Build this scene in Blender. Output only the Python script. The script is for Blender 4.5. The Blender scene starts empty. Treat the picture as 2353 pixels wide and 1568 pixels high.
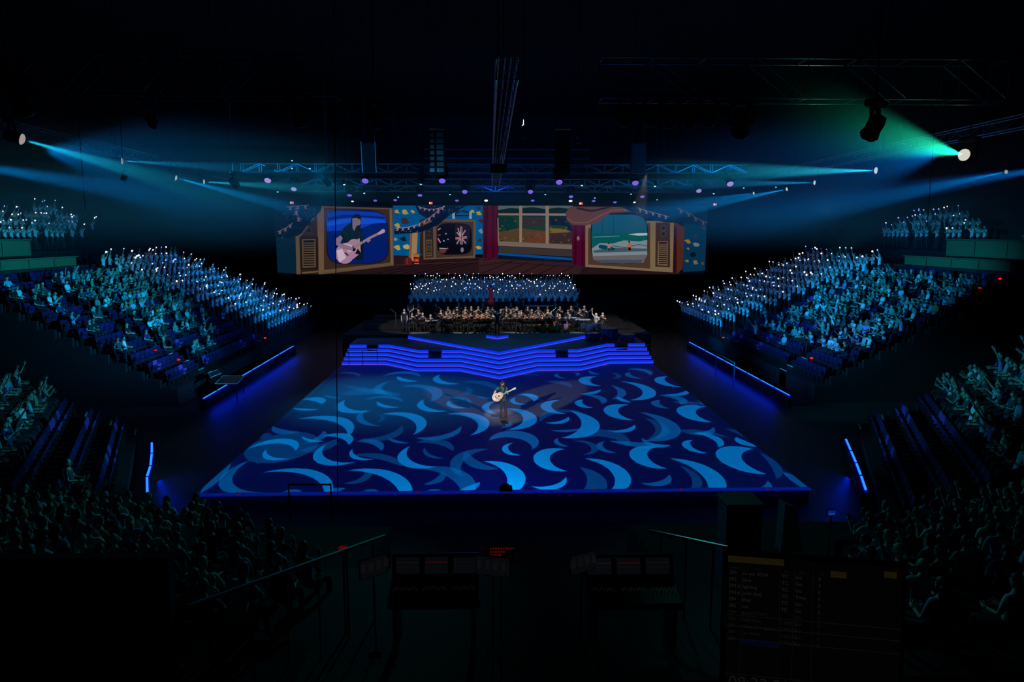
import bpy, math, random
from mathutils import Vector, Matrix, geometry
V = Vector
rnd = random.Random(7)
sc = bpy.context.scene
COL = sc.collection

# ---------------------------------------------------------------- camera
F_PX, CX, CY = 1700.0, 1176.5, 784.0
CAM = V((-0.5, 0.0, 8.3))
PITCH = math.atan(244 / F_PX)
YAW = math.atan(51 / F_PX * math.cos(PITCH))
FWD = V((math.sin(YAW) * math.cos(PITCH), math.cos(YAW) * math.cos(PITCH), -math.sin(PITCH)))
RGT = V((math.cos(YAW), -math.sin(YAW), 0))
UPV = RGT.cross(FWD)
cd = bpy.data.cameras.new('camera'); cam = bpy.data.objects.new('camera', cd); COL.objects.link(cam)
cd.sensor_width = 36; cd.lens = F_PX / 2353 * 36; cd.clip_start = 0.05; cd.clip_end = 400
cam.matrix_world = Matrix((( RGT.x, UPV.x, -FWD.x, CAM.x), (RGT.y, UPV.y, -FWD.y, CAM.y), (RGT.z, UPV.z, -FWD.z, CAM.z), (0, 0, 0, 1)))
sc.camera = cam
sc.view_settings.view_transform = 'Standard'
sc.view_settings.look = 'None'
sc.view_settings.exposure = 0.0
sc.view_settings.gamma = 1.0
sc.view_settings.use_curve_mapping = False
sc.cycles.max_bounces = 4
sc.cycles.diffuse_bounces = 2
sc.cycles.glossy_bounces = 2
sc.cycles.transparent_max_bounces = 6
sc.cycles.volume_bounces = 0
sc.cycles.volume_step_rate = 0.35
sc.cycles.volume_max_steps = 64
HAZE_D = 0.020
sc.cycles.sample_clamp_indirect = 2.0
sc.cycles.use_adaptive_sampling = False

def ray(px, py):
    return FWD + RGT * ((px - CX) / F_PX) - UPV * ((py - CY) / F_PX)
def G(px, py, z=0.0):          # point where the photo pixel meets the level plane z
    r = ray(px, py); return CAM + r * ((z - CAM.z) / r.z)
def AY(px, py, y):             # point where the photo pixel meets the upright plane at depth y
    r = ray(px, py); return CAM + r * ((y - CAM.y) / r.y)
def PX(p):
    d = V(p) - CAM; f = d.dot(FWD)
    return (CX + d.dot(RGT) / f * F_PX, CY - d.dot(UPV) / f * F_PX)

def s2l(c):
    return tuple((x / 12.92 if x <= 0.04045 else ((x + 0.055) / 1.055) ** 2.4) for x in c)
def rgb(r, g, b):
    return s2l((r / 255, g / 255, b / 255))

# ---------------------------------------------------------------- world (a dark hall: no daylight)
w = bpy.data.worlds.new('hall_dark'); sc.world = w; w.use_nodes = True
w.node_tree.nodes['Background'].inputs[0].default_value = (0.0, 0.0006, 0.003, 1)
w.node_tree.nodes['Background'].inputs[1].default_value = 0.25

# ---------------------------------------------------------------- lights
def spot(name, loc, to, color, power, angle, blend=0.3, radius=0.08):
    l = bpy.data.lights.new(name, 'SPOT'); l.color = color; l.energy = power
    l.spot_size = math.radians(angle); l.spot_blend = blend; l.shadow_soft_size = radius
    o = bpy.data.objects.new(name, l); COL.objects.link(o)
    o.location = loc; o.rotation_euler = (V(to) - V(loc)).to_track_quat('-Z', 'Y').to_euler()
    return o
def area(name, loc, to, color, power, sx, sy):
    l = bpy.data.lights.new(name, 'AREA'); l.shape = 'RECTANGLE'; l.size = sx; l.size_y = sy; l.color = color; l.energy = power
    o = bpy.data.objects.new(name, l); COL.objects.link(o)
    o.location = loc; o.rotation_euler = (V(to) - V(loc)).to_track_quat('-Z', 'Y').to_euler()
    return o

CYAN = (0.02, 0.62, 1.0); BLUE = (0.0, 0.14, 1.0); DEEP = (0.0, 0.01, 1.0); TEAL = (0.02, 0.8, 0.85)
# side moving heads: (photo pixel, depth, aim, colour, power, beam angle)
HEADS = [
    ((50, 320), 27, (19, 36, 0.8), (0.01, .5, .7), 42000, 11),
    ((280, 370), 40, (44, 62, 10.0), (0.01, .42, .9), 40000, 8),
    ((404, 409), 48, (18, 55, 1.5), (0.0, .35, 1), 60000, 9),
    ((468, 418), 52, (44, 70, 9.0), (0.02, .65, 1), 50000, 9),
    ((2215, 356), 26, (-14, 9, 13.2), (0.01, .72, .38), 36000, 21),
    ((2013, 392), 40, (-44, 46, 11.4), (0.02, .7, 1), 80000, 10),
    ((1872, 420), 52, (-44, 60, 11.6), (0.02, .45, 1), 60000, 8),
    ((1808, 435), 60, (-16, 58, 4.0), (0.0, .35, 1), 80000, 9),
    ((1732, 444), 66, (-18, 62, 6.0), (0.0, .3, 1), 50000, 9),
    ((2312, 395), 54, (6, 50, 6.5), (0.0, .3, 1), 60000, 9),
]
for i, (p, d, to, c, pw, an) in enumerate(HEADS):
    src = AY(p[0], p[1], d); di = (V(to) - src).normalized()
    spot('beam_light', src + di * 0.14, to, c, pw, an, 0.9, 0.03)
spot('beam_light', AY(-90, 375, 24), (8, 40, 6.0), (0, .22, .7), 60000, 12, 1.0, .1)
spot('beam_light', AY(2420, 385, 34), (-2, 50, 6.5), (0, .18, .8), 50000, 12, 1.0, .1)
spot('haze_fill', (-20, 34, 12.0), (-6, 62, 10), (0, .15, .5), 11000, 60, 1.0, .2)  # added wide spots without fixtures, for the diffuse glow in the haze
spot('haze_fill', (20, 34, 12.0), (6, 62, 10), (0, .14, .6), 11000, 60, 1.0, .2)
# crowd, choir and orchestra washes: unseen added spots without fixtures, clear of the haze
spot('crowd_wash', (7, 27, 8.2), (-22.5, 43, 4.6), (0.01, .50, .95), 52000, 27, 0.9, 0.1)
spot('crowd_wash', (-7, 27, 8.2), (22.5, 45, 4.4), (0.01, .42, .95), 44000, 26, 0.9, 0.1)
spot('choir_wash', (7, 46, 8.2), (-22, 60, 3.4), (0.0, .22, .9), 11000, 40, 0.8, 0.15)
spot('choir_wash', (-7, 46, 8.2), (22, 59, 3.4), (0.0, .22, .9), 11000, 40, 0.8, 0.15)
spot('choir_wash', (0.5, 48, 9.6), (0.5, 67, 3.4), (0.0, .25, .8), 550, 56, 0.8, 0.15)
spot('corner_wash', (5, 26, 8.2), (-17, 25, 2.2), (0.02, .5, .8), 9000, 30, 0.8, 0.15)
spot('corner_wash', (-5, 26, 8.2), (20, 26, 2.2), (0.02, .5, .8), 8000, 28, 0.8, 0.15)
spot('front_wash', (0, 30, 9.5), (-9, 14, 2.8), (0.02, .7, .75), 1150, 60, 0.9, 0.2)
spot('front_wash', (0, 30, 9.5), (10, 14, 2.8), (0.02, .7, .75), 1000, 60, 0.9, 0.2)
for x_ in (-6.2, -2.2, 1.8, 5.8, 9.0): spot('orchestra_wash', (x_, 45.5, 12.0), (x_, 55.6, 1.6), (1, .84, .6), 6500, 22, 0.25, 0.08)
# unseen spots: teal on the left floor, and one added for the step treads
spot('stage_wash', (-9.5, 40, 12.5), (-6, 38, 0), (0.0, .45, 1.0), 3600, 60, 0.9, 0.3)
spot('tread_fill', (0, 44, 12), (0.5, 49.5, 1), (0, .40, .75), 1100, 64, .9, .2)
# two follow spots and a steep one on the singer
SING = G(1156, 962)
spot('follow_spot', (-15.0, 3.5, 11.0), SING + V((1.0, 1.9, 0.4)), (.78, .95, .78), 30000, 5.2, 0.35, 0.05)
spot('follow_spot', (15.5, 3.5, 11.0), SING + V((-0.9, 1.5, 0.4)), (1, .84, .72), 24000, 4.2, 0.35, 0.05)
spot('follow_spot', (0.6, 24.5, 12.6), SING + V((0, 0.2, 0.9)), (.85, .75, 1), 5000, 6.5, 0.4, 0.05)

# ---------------------------------------------------------------- materials
MATS = {}
def mat(name, color, rough=0.6, metal=0.0, noise=0.15, scale=6.0, spec=0.3, emit=None, es=0.0):
    if name in MATS: return MATS[name]
    m = bpy.data.materials.new(name); m.use_nodes = True; nt = m.node_tree
    b = nt.nodes['Principled BSDF']
    b.inputs['Roughness'].default_value = rough; b.inputs['Metallic'].default_value = metal
    b.inputs['Specular IOR Level'].default_value = spec
    if noise > 0:
        tc = nt.nodes.new('ShaderNodeTexCoord'); nz = nt.nodes.new('ShaderNodeTexNoise'); nz.inputs['Scale'].default_value = scale
        mp = nt.nodes.new('ShaderNodeMapRange'); mp.inputs['To Min'].default_value = 1 - noise; mp.inputs['To Max'].default_value = 1 + noise
        mx = nt.nodes.new('ShaderNodeVectorMath'); mx.operation = 'SCALE'; mx.inputs[0].default_value = color
        nt.links.new(tc.outputs['Object'], nz.inputs['Vector']); nt.links.new(nz.outputs['Fac'], mp.inputs['Value'])
        nt.links.new(mp.outputs['Result'], mx.inputs['Scale']); nt.links.new(mx.outputs[0], b.inputs['Base Color'])
    else:
        b.inputs['Base Color'].default_value = (*color, 1)
    if emit:
        b.inputs['Emission Color'].default_value = (*emit, 1); b.inputs['Emission Strength'].default_value = es
    m.cycles.emission_sampling = 'NONE'
    MATS[name] = m; return m
def glow(name, color, strength=1.0, sample=False):
    if name in MATS: return MATS[name]
    m = bpy.data.materials.new(name); m.use_nodes = True; nt = m.node_tree; nt.nodes.clear()
    o = nt.nodes.new('ShaderNodeOutputMaterial'); e = nt.nodes.new('ShaderNodeEmission')
    e.inputs[0].default_value = (*color, 1); e.inputs[1].default_value = strength
    nt.links.new(e.outputs[0], o.inputs[0])
    m.cycles.emission_sampling = 'FRONT_BACK' if sample else 'NONE'
    MATS[name] = m; return m

# ---------------------------------------------------------------- mesh builder
class MB:
    def __init__(s): s.v = []; s.f = []; s.m = []; s.mats = []
    def mi(s, m):
        if m not in s.mats: s.mats.append(m)
        return s.mats.index(m)
    def add(s, vs, fs, m):
        n = len(s.v); k = s.mi(m); s.v += [tuple(p) for p in vs]
        for f in fs: s.f.append(tuple(i + n for i in f)); s.m.append(k)
        return s
    def box(s, c, d, m, M=None):
        x, y, z = d[0] / 2, d[1] / 2, d[2] / 2; M = M or Matrix(); c = V(c)
        vs = [c + M @ V((a * x, b * y, e * z)) if M else None for a in (-1, 1) for b in (-1, 1) for e in (-1, 1)]
        return s.add(vs, [(0, 1, 3, 2), (4, 6, 7, 5), (0, 4, 5, 1), (2, 3, 7, 6), (0, 2, 6, 4), (1, 5, 7, 3)], m)
    def bbox(s, c, d, m, bev=0.01, M=None):      # box with chamfered edges
        x, y, z = d[0] / 2, d[1] / 2, d[2] / 2; M = M or Matrix(); c = V(c); b = bev
        ring = [(-x + b, -y), (x - b, -y), (x, -y + b), (x, y - b), (x - b, y), (-x + b, y), (-x, y - b), (-x, -y + b)]
        inn = [(-x + b, -y + b), (x - b, -y + b), (x - b, -y + b), (x - b, y - b), (x - b, y - b), (-x + b, y - b), (-x + b, y - b), (-x + b, -y + b)]
        vs = []
        for zz, r in ((-z, inn), (-z + b, ring), (z - b, ring), (z, inn)):
            vs += [c + M @ V((p[0], p[1], zz)) for p in r]
        fs = [tuple(range(7, -1, -1)), tuple(range(24, 32))]
        for k in range(3):
            for i in range(8): j = (i + 1) % 8; fs.append((k * 8 + i, k * 8 + j, k * 8 + 8 + j, k * 8 + 8 + i))
        return s.add(vs, fs, m)
    def tube(s, pts, r, m, n=6, cap=True, squash=None):
        pts = [V(p) for p in pts]; rs = r if isinstance(r, (list, tuple)) else [r] * len(pts)
        vs = []; fs = []; L = len(pts)
        t0 = (pts[1] - pts[0]).normalized(); a = t0.orthogonal().normalized()
        for i, p in enumerate(pts):
            t = (pts[min(i + 1, L - 1)] - pts[max(i - 1, 0)])
            t = t.normalized() if t.length > 1e-9 else t0
            a = (a - t * a.dot(t)); a = a.normalized() if a.length > 1e-6 else t.orthogonal().normalized()
            b = t.cross(a)
            for k in range(n):
                th = 2 * math.pi * k / n; vs.append(p + (a * math.cos(th) + b * math.sin(th)) * rs[i])
        for i in range(L - 1):
            for k in range(n):
                q = (k + 1) % n; fs.append((i * n + k, i * n + q, i * n + n + q, i * n + n + k))
        if cap: fs.append(tuple(range(n - 1, -1, -1))); fs.append(tuple(range((L - 1) * n, L * n)))
        return s.add(vs, fs, m)
    def lathe(s, c, prof, m, n=16, M=None):      # prof: [(radius, height)...] about local z
        M = M or Matrix(); c = V(c); vs = []; fs = []
        for r, h in prof:
            for k in range(n):
                th = 2 * math.pi * k / n; vs.append(c + M @ V((r * math.cos(th), r * math.sin(th), h)))
        for i in range(len(prof) - 1):
            for k in range(n):
                q = (k + 1) % n; fs.append((i * n + k, i * n + q, i * n + n + q, i * n + n + k))
        fs.append(tuple(range(n - 1, -1, -1))); fs.append(tuple(range((len(prof) - 1) * n, len(prof) * n)))
        return s.add(vs, fs, m)
    def ell(s, c, r, m, nu=10, nv=7, M=None, fn=None):
        M = M or Matrix(); c = V(c); vs = []; fs = []
        for i in range(nv + 1):
            ph = math.pi * i / nv
            for k in range(nu):
                th = 2 * math.pi * k / nu
                p = V((math.sin(ph) * math.cos(th), math.sin(ph) * math.sin(th), math.cos(ph)))
                if fn: p = fn(p)
                vs.append(c + M @ V((p.x * r[0], p.y * r[1], p.z * r[2])))
        for i in range(nv):
            for k in range(nu):
                q = (k + 1) % nu; fs.append((i * nu + k, i * nu + nu + k, i * nu + nu + q, i * nu + q))
        return s.add(vs, fs, m)
    def prism(s, poly, dvec, m):                # polygon (3D points) extruded by dvec
        n = len(poly); d = V(dvec); vs = [V(p) for p in poly] + [V(p) + d for p in poly]
        fs = [tuple(range(n - 1, -1, -1)), tuple(range(n, 2 * n))] + [(i, (i + 1) % n, n + (i + 1) % n, n + i) for i in range(n)]
        return s.add(vs, fs, m)
    def quad(s, a, b, c, d, m): return s.add([a, b, c, d], [(0, 1, 2, 3)], m)
    def mesh(s, name, smooth=False):
        me = bpy.data.meshes.new(name); me.from_pydata(s.v, [], s.f)
        for m in s.mats: me.materials.append(m)
        me.polygons.foreach_set('material_index', s.m)
        if smooth: me.polygons.foreach_set('use_smooth', [True] * len(me.polygons))
        me.update(); return me
    def build(s, name, parent=None, smooth=False):
        return link(name, s.mesh(name, smooth), parent)
def link(name, me, parent=None):
    o = bpy.data.objects.new(name, me); COL.objects.link(o)
    if parent is not None: o.parent = parent
    return o
def empty(name, loc=(0, 0, 0), rz=0.0):
    o = bpy.data.objects.new(name, None); COL.objects.link(o); o.location = loc; o.rotation_euler = (0, 0, rz); return o
def tag(o, label, cat, group=None, kind=None):
    o['label'] = label; o['category'] = cat
    if group: o['group'] = group
    if kind: o['kind'] = kind
    return o
def struct(o, label=None, cat=None):
    o['kind'] = 'structure'
    if label: o['label'] = label; o['category'] = cat or 'structure'
    return o
def copy_tree(o, parent=None):
    c = o.copy(); COL.objects.link(c); c.parent = parent
    for ch in o.children: copy_tree(ch, c)
    return c

M_BLACK = mat('matt_black', (.012, .012, .014), .7, 0, .2)
M_HALL = mat('hall_wall', (.02, .02, .024), .9, 0, .25, 0.4)
M_METAL = mat('truss_aluminium', (.45, .45, .47), .35, .9, .1, 3)
M_DARKMETAL = mat('dark_metal', (.05, .05, .055), .35, .6, .15, 5)
# ================================================================ the hall
FZ = -0.5      # arena floor level (the show floor is z = 0)
b = MB(); b.box((0, 40, FZ - .1), (100, 104, .2), mat('arena_floor_paint', (.03, .03, .034), .45, 0, .2, .6)); struct(b.build('floor'), 'dark painted arena floor around the stage', 'floor')
b = MB(); b.box((0, 88, 8), (100, .4, 30), M_HALL); struct(b.build('wall_back'), 'dark rear wall of the hall behind the screen', 'wall')
b = MB(); b.box((-48, 40, 8), (.4, 104, 30), M_HALL); struct(b.build('wall_left'), 'dark left wall of the hall', 'wall')
b = MB(); b.box((48, 40, 8), (.4, 104, 30), M_HALL); struct(b.build('wall_right'), 'dark right wall of the hall', 'wall')
b = MB(); b.box((0, -9, 8), (100, .4, 30), M_HALL); struct(b.build('wall_front'), 'dark wall behind the viewer', 'wall')
b = MB(); b.box((0, 40, 22), (100, 104, .3), M_HALL)
struct(b.build('ceiling'), 'dark roof of the hall ', 'ceiling')

# haze hanging under the roof
HZ0, HZ1 = 7.0, 15.2     # thick along both sides and across the back, thin over the stage, fading out above and below
hz = MB(); hz.box((0, 51, (HZ0 + HZ1) / 2), (90, 62, HZ1 - HZ0), M_BLACK); haze = hz.build('haze')
hm = bpy.data.materials.new('stage_haze'); hm.use_nodes = True; nt = hm.node_tree; nt.nodes.clear()
def nd(t, **k):
    n = nt.nodes.new(t)
    for a_, v_ in k.items(): setattr(n, a_, v_)
    return n
def ramp(val, lo, hi, a=0.0, b=1.0):
    n = nd('ShaderNodeMapRange', interpolation_type='SMOOTHSTEP'); n.inputs['From Min'].default_value = lo; n.inputs['From Max'].default_value = hi
    n.inputs['To Min'].default_value = a; n.inputs['To Max'].default_value = b; nt.links.new(val, n.inputs['Value']); return n.outputs['Result']
def mth(op, a, b=None):
    n = nd('ShaderNodeMath', operation=op)
    for i, q in enumerate((a, b)):
        if q is None: continue
        if isinstance(q, (int, float)): n.inputs[i].default_value = q
        else: nt.links.new(q, n.inputs[i])
    return n.outputs[0]
geo = nd('ShaderNodeNewGeometry'); sp = nd('ShaderNodeSeparateXYZ'); nt.links.new(geo.outputs['Position'], sp.inputs[0])
side = ramp(mth('ABSOLUTE', sp.outputs['X']), 6.5, 17.0); back = ramp(sp.outputs['Y'], 52, 64, 0, .55)
vert = mth('MULTIPLY', ramp(sp.outputs['Z'], 7.0, 10.5), ramp(sp.outputs['Z'], 13.2, 15.2, 1, 0))
front = ramp(sp.outputs['Y'], 20, 27)
dens = mth('MULTIPLY', mth('MULTIPLY', mth('MAXIMUM', side, back), vert), mth('MULTIPLY', front, HAZE_D))
o_ = nd('ShaderNodeOutputMaterial'); vs_ = nd('ShaderNodeVolumeScatter'); vs_.inputs['Anisotropy'].default_value = 0.2
vs_.inputs['Color'].default_value = (.9, .95, 1, 1); nt.links.new(dens, vs_.inputs['Density'])
nt.links.new(vs_.outputs[0], o_.inputs['Volume'])
haze.data.materials.clear(); haze.data.materials.append(hm)
tag(haze, 'thin theatrical haze hanging under the roof and catching the beams', 'haze', kind='stuff')

# ================================================================ show floor
FL, FR = G(443, 1148), G(1881, 1138)
BL, BR = G(780, 838.5), G(1502, 836.5)
XL, XR = (FL.x + BL.x) / 2, (FR.x + BR.x) / 2
YF = 23.35; YB = 60.0
m_floor = mat('show_floor_vinyl', (.17, .18, .20), .45, 0, .04, 30, .2)
b = MB(); b.box(((XL + XR) / 2, (YF + YB) / 2, -.25), (XR - XL, YB - YF, .5), m_floor)
stage = struct(b.build('floor_stage'), 'large show floor covered in projected blue crescents', 'stage floor')
b = MB()
for sx in (XL + .38, XR - .38): b.box((sx, (YF + 47) / 2, .004), (.05, 47 - YF, .006), mat('tape_grey', (.12, .13, .16), .6, 0, .1))
b.build('border_line', stage)
b = MB(); m_lip = mat('front_lip_led', (.05, .08, .3), .3, 0, 0, emit=(0.0, 0.015, 0.45), es=.4)
n = 14; wseg = (XR - XL) / n
for i in range(n): b.box((XL + wseg * (i + .5), YF - .12, -.02), (wseg - .02, .22, .04), m_lip)
b.build('front_light_lip', stage)
b = MB()
for i in range(1, n, 2): b.box((XL + wseg * i, YF - .12, .004), (.05, .24, .02), mat('red_marker', (.5, .02, .02), .5, 0, 0, emit=(.5, 0, 0), es=.2))
b.build('red_marks', stage)

# ---------------------------------------------------------------- illuminated steps
BASE = [(784, 837.7), (884.9, 837.7), (957, 853), (1057, 853), (1148, 871.7), (1236, 852.6), (1336, 852), (1401.7, 836.3), (1500, 835.6)]
bw = [G(*p) for p in BASE]
bw = [V((p.x, p.y, 0)) for p in bw]
half = []
for i in range(5):                                  # make it symmetric about the centre line
    L, R = bw[i], bw[8 - i]; half.append(((R.x - L.x) / 2, (R.y + L.y) / 2))
XC = bw[4].x
base = [V((XC - h[0], h[1], 0)) for h in half[:4]] + [V((XC, half[4][1], 0))] + [V((XC + h[0], h[1], 0)) for h in half[3::-1]]
RH, TR = .215, .44
def gradient_glow(name, top, bottom, pink, s):
    m = bpy.data.materials.new(name); m.use_nodes = True; nt = m.node_tree; nt.nodes.clear()
    o = nt.nodes.new('ShaderNodeOutputMaterial'); e = nt.nodes.new('ShaderNodeEmission'); g = nt.nodes.new('ShaderNodeAttribute'); g.attribute_name = 'h'
    r = nt.nodes.new('ShaderNodeValToRGB'); r.color_ramp.elements[0].color = (*bottom, 1); r.color_ramp.elements[1].color = (*top, 1)
    nt.links.new(g.outputs['Fac'], r.inputs[0]); nt.links.new(r.outputs[0], e.inputs[0]); e.inputs[1].default_value = s
    nt.links.new(e.outputs[0], o.inputs[0]); m.cycles.emission_sampling = 'NONE'; MATS[name] = m; return m
m_face = gradient_glow('riser_lit_face', (.001, .022, .75), (.001, .052, 1.0), None, 1.0)  # LED light on the riser faces is put in as an emissive gradient
m_pink = glow('led_line_lilac', (.40, .14, 1.0), .75)
m_tread = mat('tread_vinyl', (.12, .15, .2), .5, 0, .1, 10)
stairs = empty('stage_steps', (XC, base[0].y, 0))
tag(stairs, 'wide zigzag steps with glowing blue risers across the back of the stage', 'steps')
def off(pts, k):   # tread polyline k steps up
    return [V((p.x + (0.05 * k if i == 0 else -0.05 * k if i == len(pts) - 1 else 0), p.y + TR * k, RH * k)) for i, p in enumerate(pts)]
inv = Matrix.Translation(-stairs.location)
def step(k, pts, depth, gaps=()):
    b = MB(); lo = pts; n = len(pts)
    hi = [p + V((0, 0, RH)) for p in pts]; bk = [V((p.x, depth, p.z)) for p in hi]
    for i in range(n - 1):
        b.quad(hi[i], hi[i + 1], bk[i + 1], bk[i], m_tread)
    b.quad(lo[0], hi[0], bk[0], V((lo[0].x, depth, lo[0].z)), M_BLACK)
    b.quad(hi[-1], lo[-1], V((lo[-1].x, depth, lo[-1].z)), bk[-1], M_BLACK)
    for i in range(n - 1):
        b.quad(lo[i], lo[i + 1], hi[i + 1], hi[i], M_BLACK)
    o = b.build('step', stairs); o.matrix_parent_inverse = inv
    f = MB(); att = []
    for i in range(n - 1):
        a, c = lo[i] + V((0, -.02, .03)), lo[i + 1] + V((0, -.02, .03)); d, e = hi[i + 1] + V((0, -.02, -.012)), hi[i] + V((0, -.02, -.012))
        f.quad(a, c, d, e, m_face); att += [0, 0, 1, 1]
    me = f.mesh('lit_face'); at = me.attributes.new('h', 'FLOAT', 'POINT'); at.data.foreach_set('value', att)
    link('lit_face', me, o)
    l = MB()
    for i in range(n - 1): l.tube([lo[i] + V((0, -.03, .02)), lo[i + 1] + V((0, -.03, .02))], .010, m_pink, 5)
    l.build('led_strip', o)
for k in range(5): step(k, off(base, k), base[0].y + TR * 5 + 2.6)
# upper wedge platform (sixth riser) carrying the orchestra edge
up = off(base, 5)
pl, pr = G(930.6, 778, RH * 5), G(1341, 777, RH * 5)
hw = (pr.x - pl.x) / 2; ye = (pl.y + pr.y) / 2
k1 = G(1061, 800.6, RH * 5)
hk = abs(k1.x - XC)
wedge = [V((XC - hw, ye, RH * 5)), V((XC - hk, k1.y, RH * 5)), V((XC, up[4].y, RH * 5)), V((XC + hk, k1.y, RH * 5)), V((XC + hw, ye, RH * 5))]
step(5, wedge, 53.4)
Z6 = RH * 6
# conductor wedge on the front lip of the orchestra platform
c0 = [G(1117, 776, Z6), G(1143, 780, Z6), G(1168, 776, Z6)]
b = MB(); th = .2
pod = empty('conductor_podium', (c0[1].x, c0[1].y, Z6)); tag(pod, 'small pointed podium with glowing blue front edge, before the orchestra', 'podium')
ip = Matrix.Translation(-V(pod.location))
top = [V((p.x, p.y, Z6 + th)) for p in c0] + [V((c0[2].x - .3, c0[2].y + 1.1, Z6 + th)), V((c0[0].x + .3, c0[0].y + 1.1, Z6 + th))]
b.prism([p - V((0, 0, th)) for p in top], (0, 0, th), m_tread); o = b.build('deck', pod); o.matrix_parent_inverse = ip
f = MB(); att = []
for i in (0, 1):
    a, c = top[i], top[i + 1]; f.quad(a - V((0, .02, th - .03)), c - V((0, .02, th - .03)), c - V((0, .02, .01)), a - V((0, .02, .01)), m_face); att += [0, 0, 1, 1]
me = f.mesh('lit_face'); me.attributes.new('h', 'FLOAT', 'POINT').data.foreach_set('value', att); o = link('lit_face', me, pod); o.matrix_parent_inverse = ip
f = MB(); f.tube([p - V((0, .03, th - .02)) for p in top[:3]], .014, m_pink, 5); o = f.build('led_strip', pod); o.matrix_parent_inverse = ip
# four black monitor speakers standing in the steps
for (x0, x1, k, lab) in ((842, 868, 3, 'black stage monitor box set into the steps, far left of four'), (984, 1014, 2.98, 'black stage monitor box set into the steps, left of the chevron point'),
                    (1277, 1306, 2.98, 'black stage monitor box set into the steps, right of the chevron point'), (1414.5, 1443, 3, 'black stage monitor box set into the steps, far right of four')):
    far = lab.startswith('black stage monitor box set into the steps, far')
    yy = (base[0].y if far else base[3].y) + TR * 3 - .05
    p0, p1 = AY(x0, 800, yy), AY(x1, 800, yy); wd = p1.x - p0.x; cx = (p0.x + p1.x) / 2; z0 = RH * 3
    b = MB(); b.prism([V((cx - wd / 2, yy, z0)), V((cx - wd / 2, yy + 1.0, z0)), V((cx - wd / 2, yy + 1.0, z0 + .48)), V((cx - wd / 2, yy + .1, z0 + .44))], (wd, 0, 0), mat('speaker_box_paint', (.14, .17, .24), .6, 0, .1))
    e = empty('monitor_speaker', (cx, yy, z0)); tag(e, lab, 'speaker', 'monitor boxes on the steps'); q = b.build('cabinet', e); q.matrix_parent_inverse = Matrix.Translation(-V(e.location))
    g = MB(); g.prism([V((cx - wd / 2 + .06, yy - .012, z0 + .05)), V((cx + wd / 2 - .06, yy - .012, z0 + .05)), V((cx + wd / 2 - .06, yy + .075, z0 + .39)), V((cx - wd / 2 + .06, yy + .075, z0 + .39))], (0, -.012, 0), M_BLACK)
    q = g.build('grille', e); q.matrix_parent_inverse = Matrix.Translation(-V(e.location))
# thin handrail across the left end of the steps
b = MB(); pts = []
for px in (802, 834, 867):
    a = AY(px, 836, base[0].y - .06); a.z = 0; t = V((a.x, a.y, .95)); b.tube([a, t], .02, M_BLACK, 5); pts.append(t)
b.tube(pts, .02, M_BLACK, 5)
tag(b.build('step_handrail'), 'thin black handrail in front of the left end of the glowing steps', 'handrail')
# black railing frame before the front edge of the stage
ra, rb = AY(663, 1114, YF - .9), AY(760, 1114, YF - .9)
b = MB(); 
b.tube([V((ra.x, ra.y, FZ)), ra, rb, V((rb.x, rb.y, FZ))], .035, M_BLACK, 6)
rail = empty('crowd_rail', (ra.x, ra.y, FZ)); tag(rail, 'black rail frame standing before the front left of the stage', 'railing')
q = b.build('frame', rail); q.matrix_parent_inverse = Matrix.Translation(-V(rail.location))
for p in (ra, rb):
    g = MB(); g.bbox((p.x, p.y, .0 + .15), (.14, .12, .1), M_BLACK, .02); q = g.build('clamp', rail); q.matrix_parent_inverse = Matrix.Translation(-V(rail.location))
b = MB(); p = G(1163, 1139); b.bbox((p.x, YF - .02, .06), (.42, .3, .16), M_BLACK, .03); b.bbox((p.x, YF + .02, .16), (.2, .16, .08), M_BLACK, .02)
tag(b.build('floor_camera'), 'small black box on the centre of the stage front edge', 'box')

# ---------------------------------------------------------------- projected crescents: cut plates in the projectors
ZA = (400, 830, 2353 / 750.0); ZB = (1130, 830, 2353 / 770.0); ZP = (0, 0, 1.0)
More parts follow.
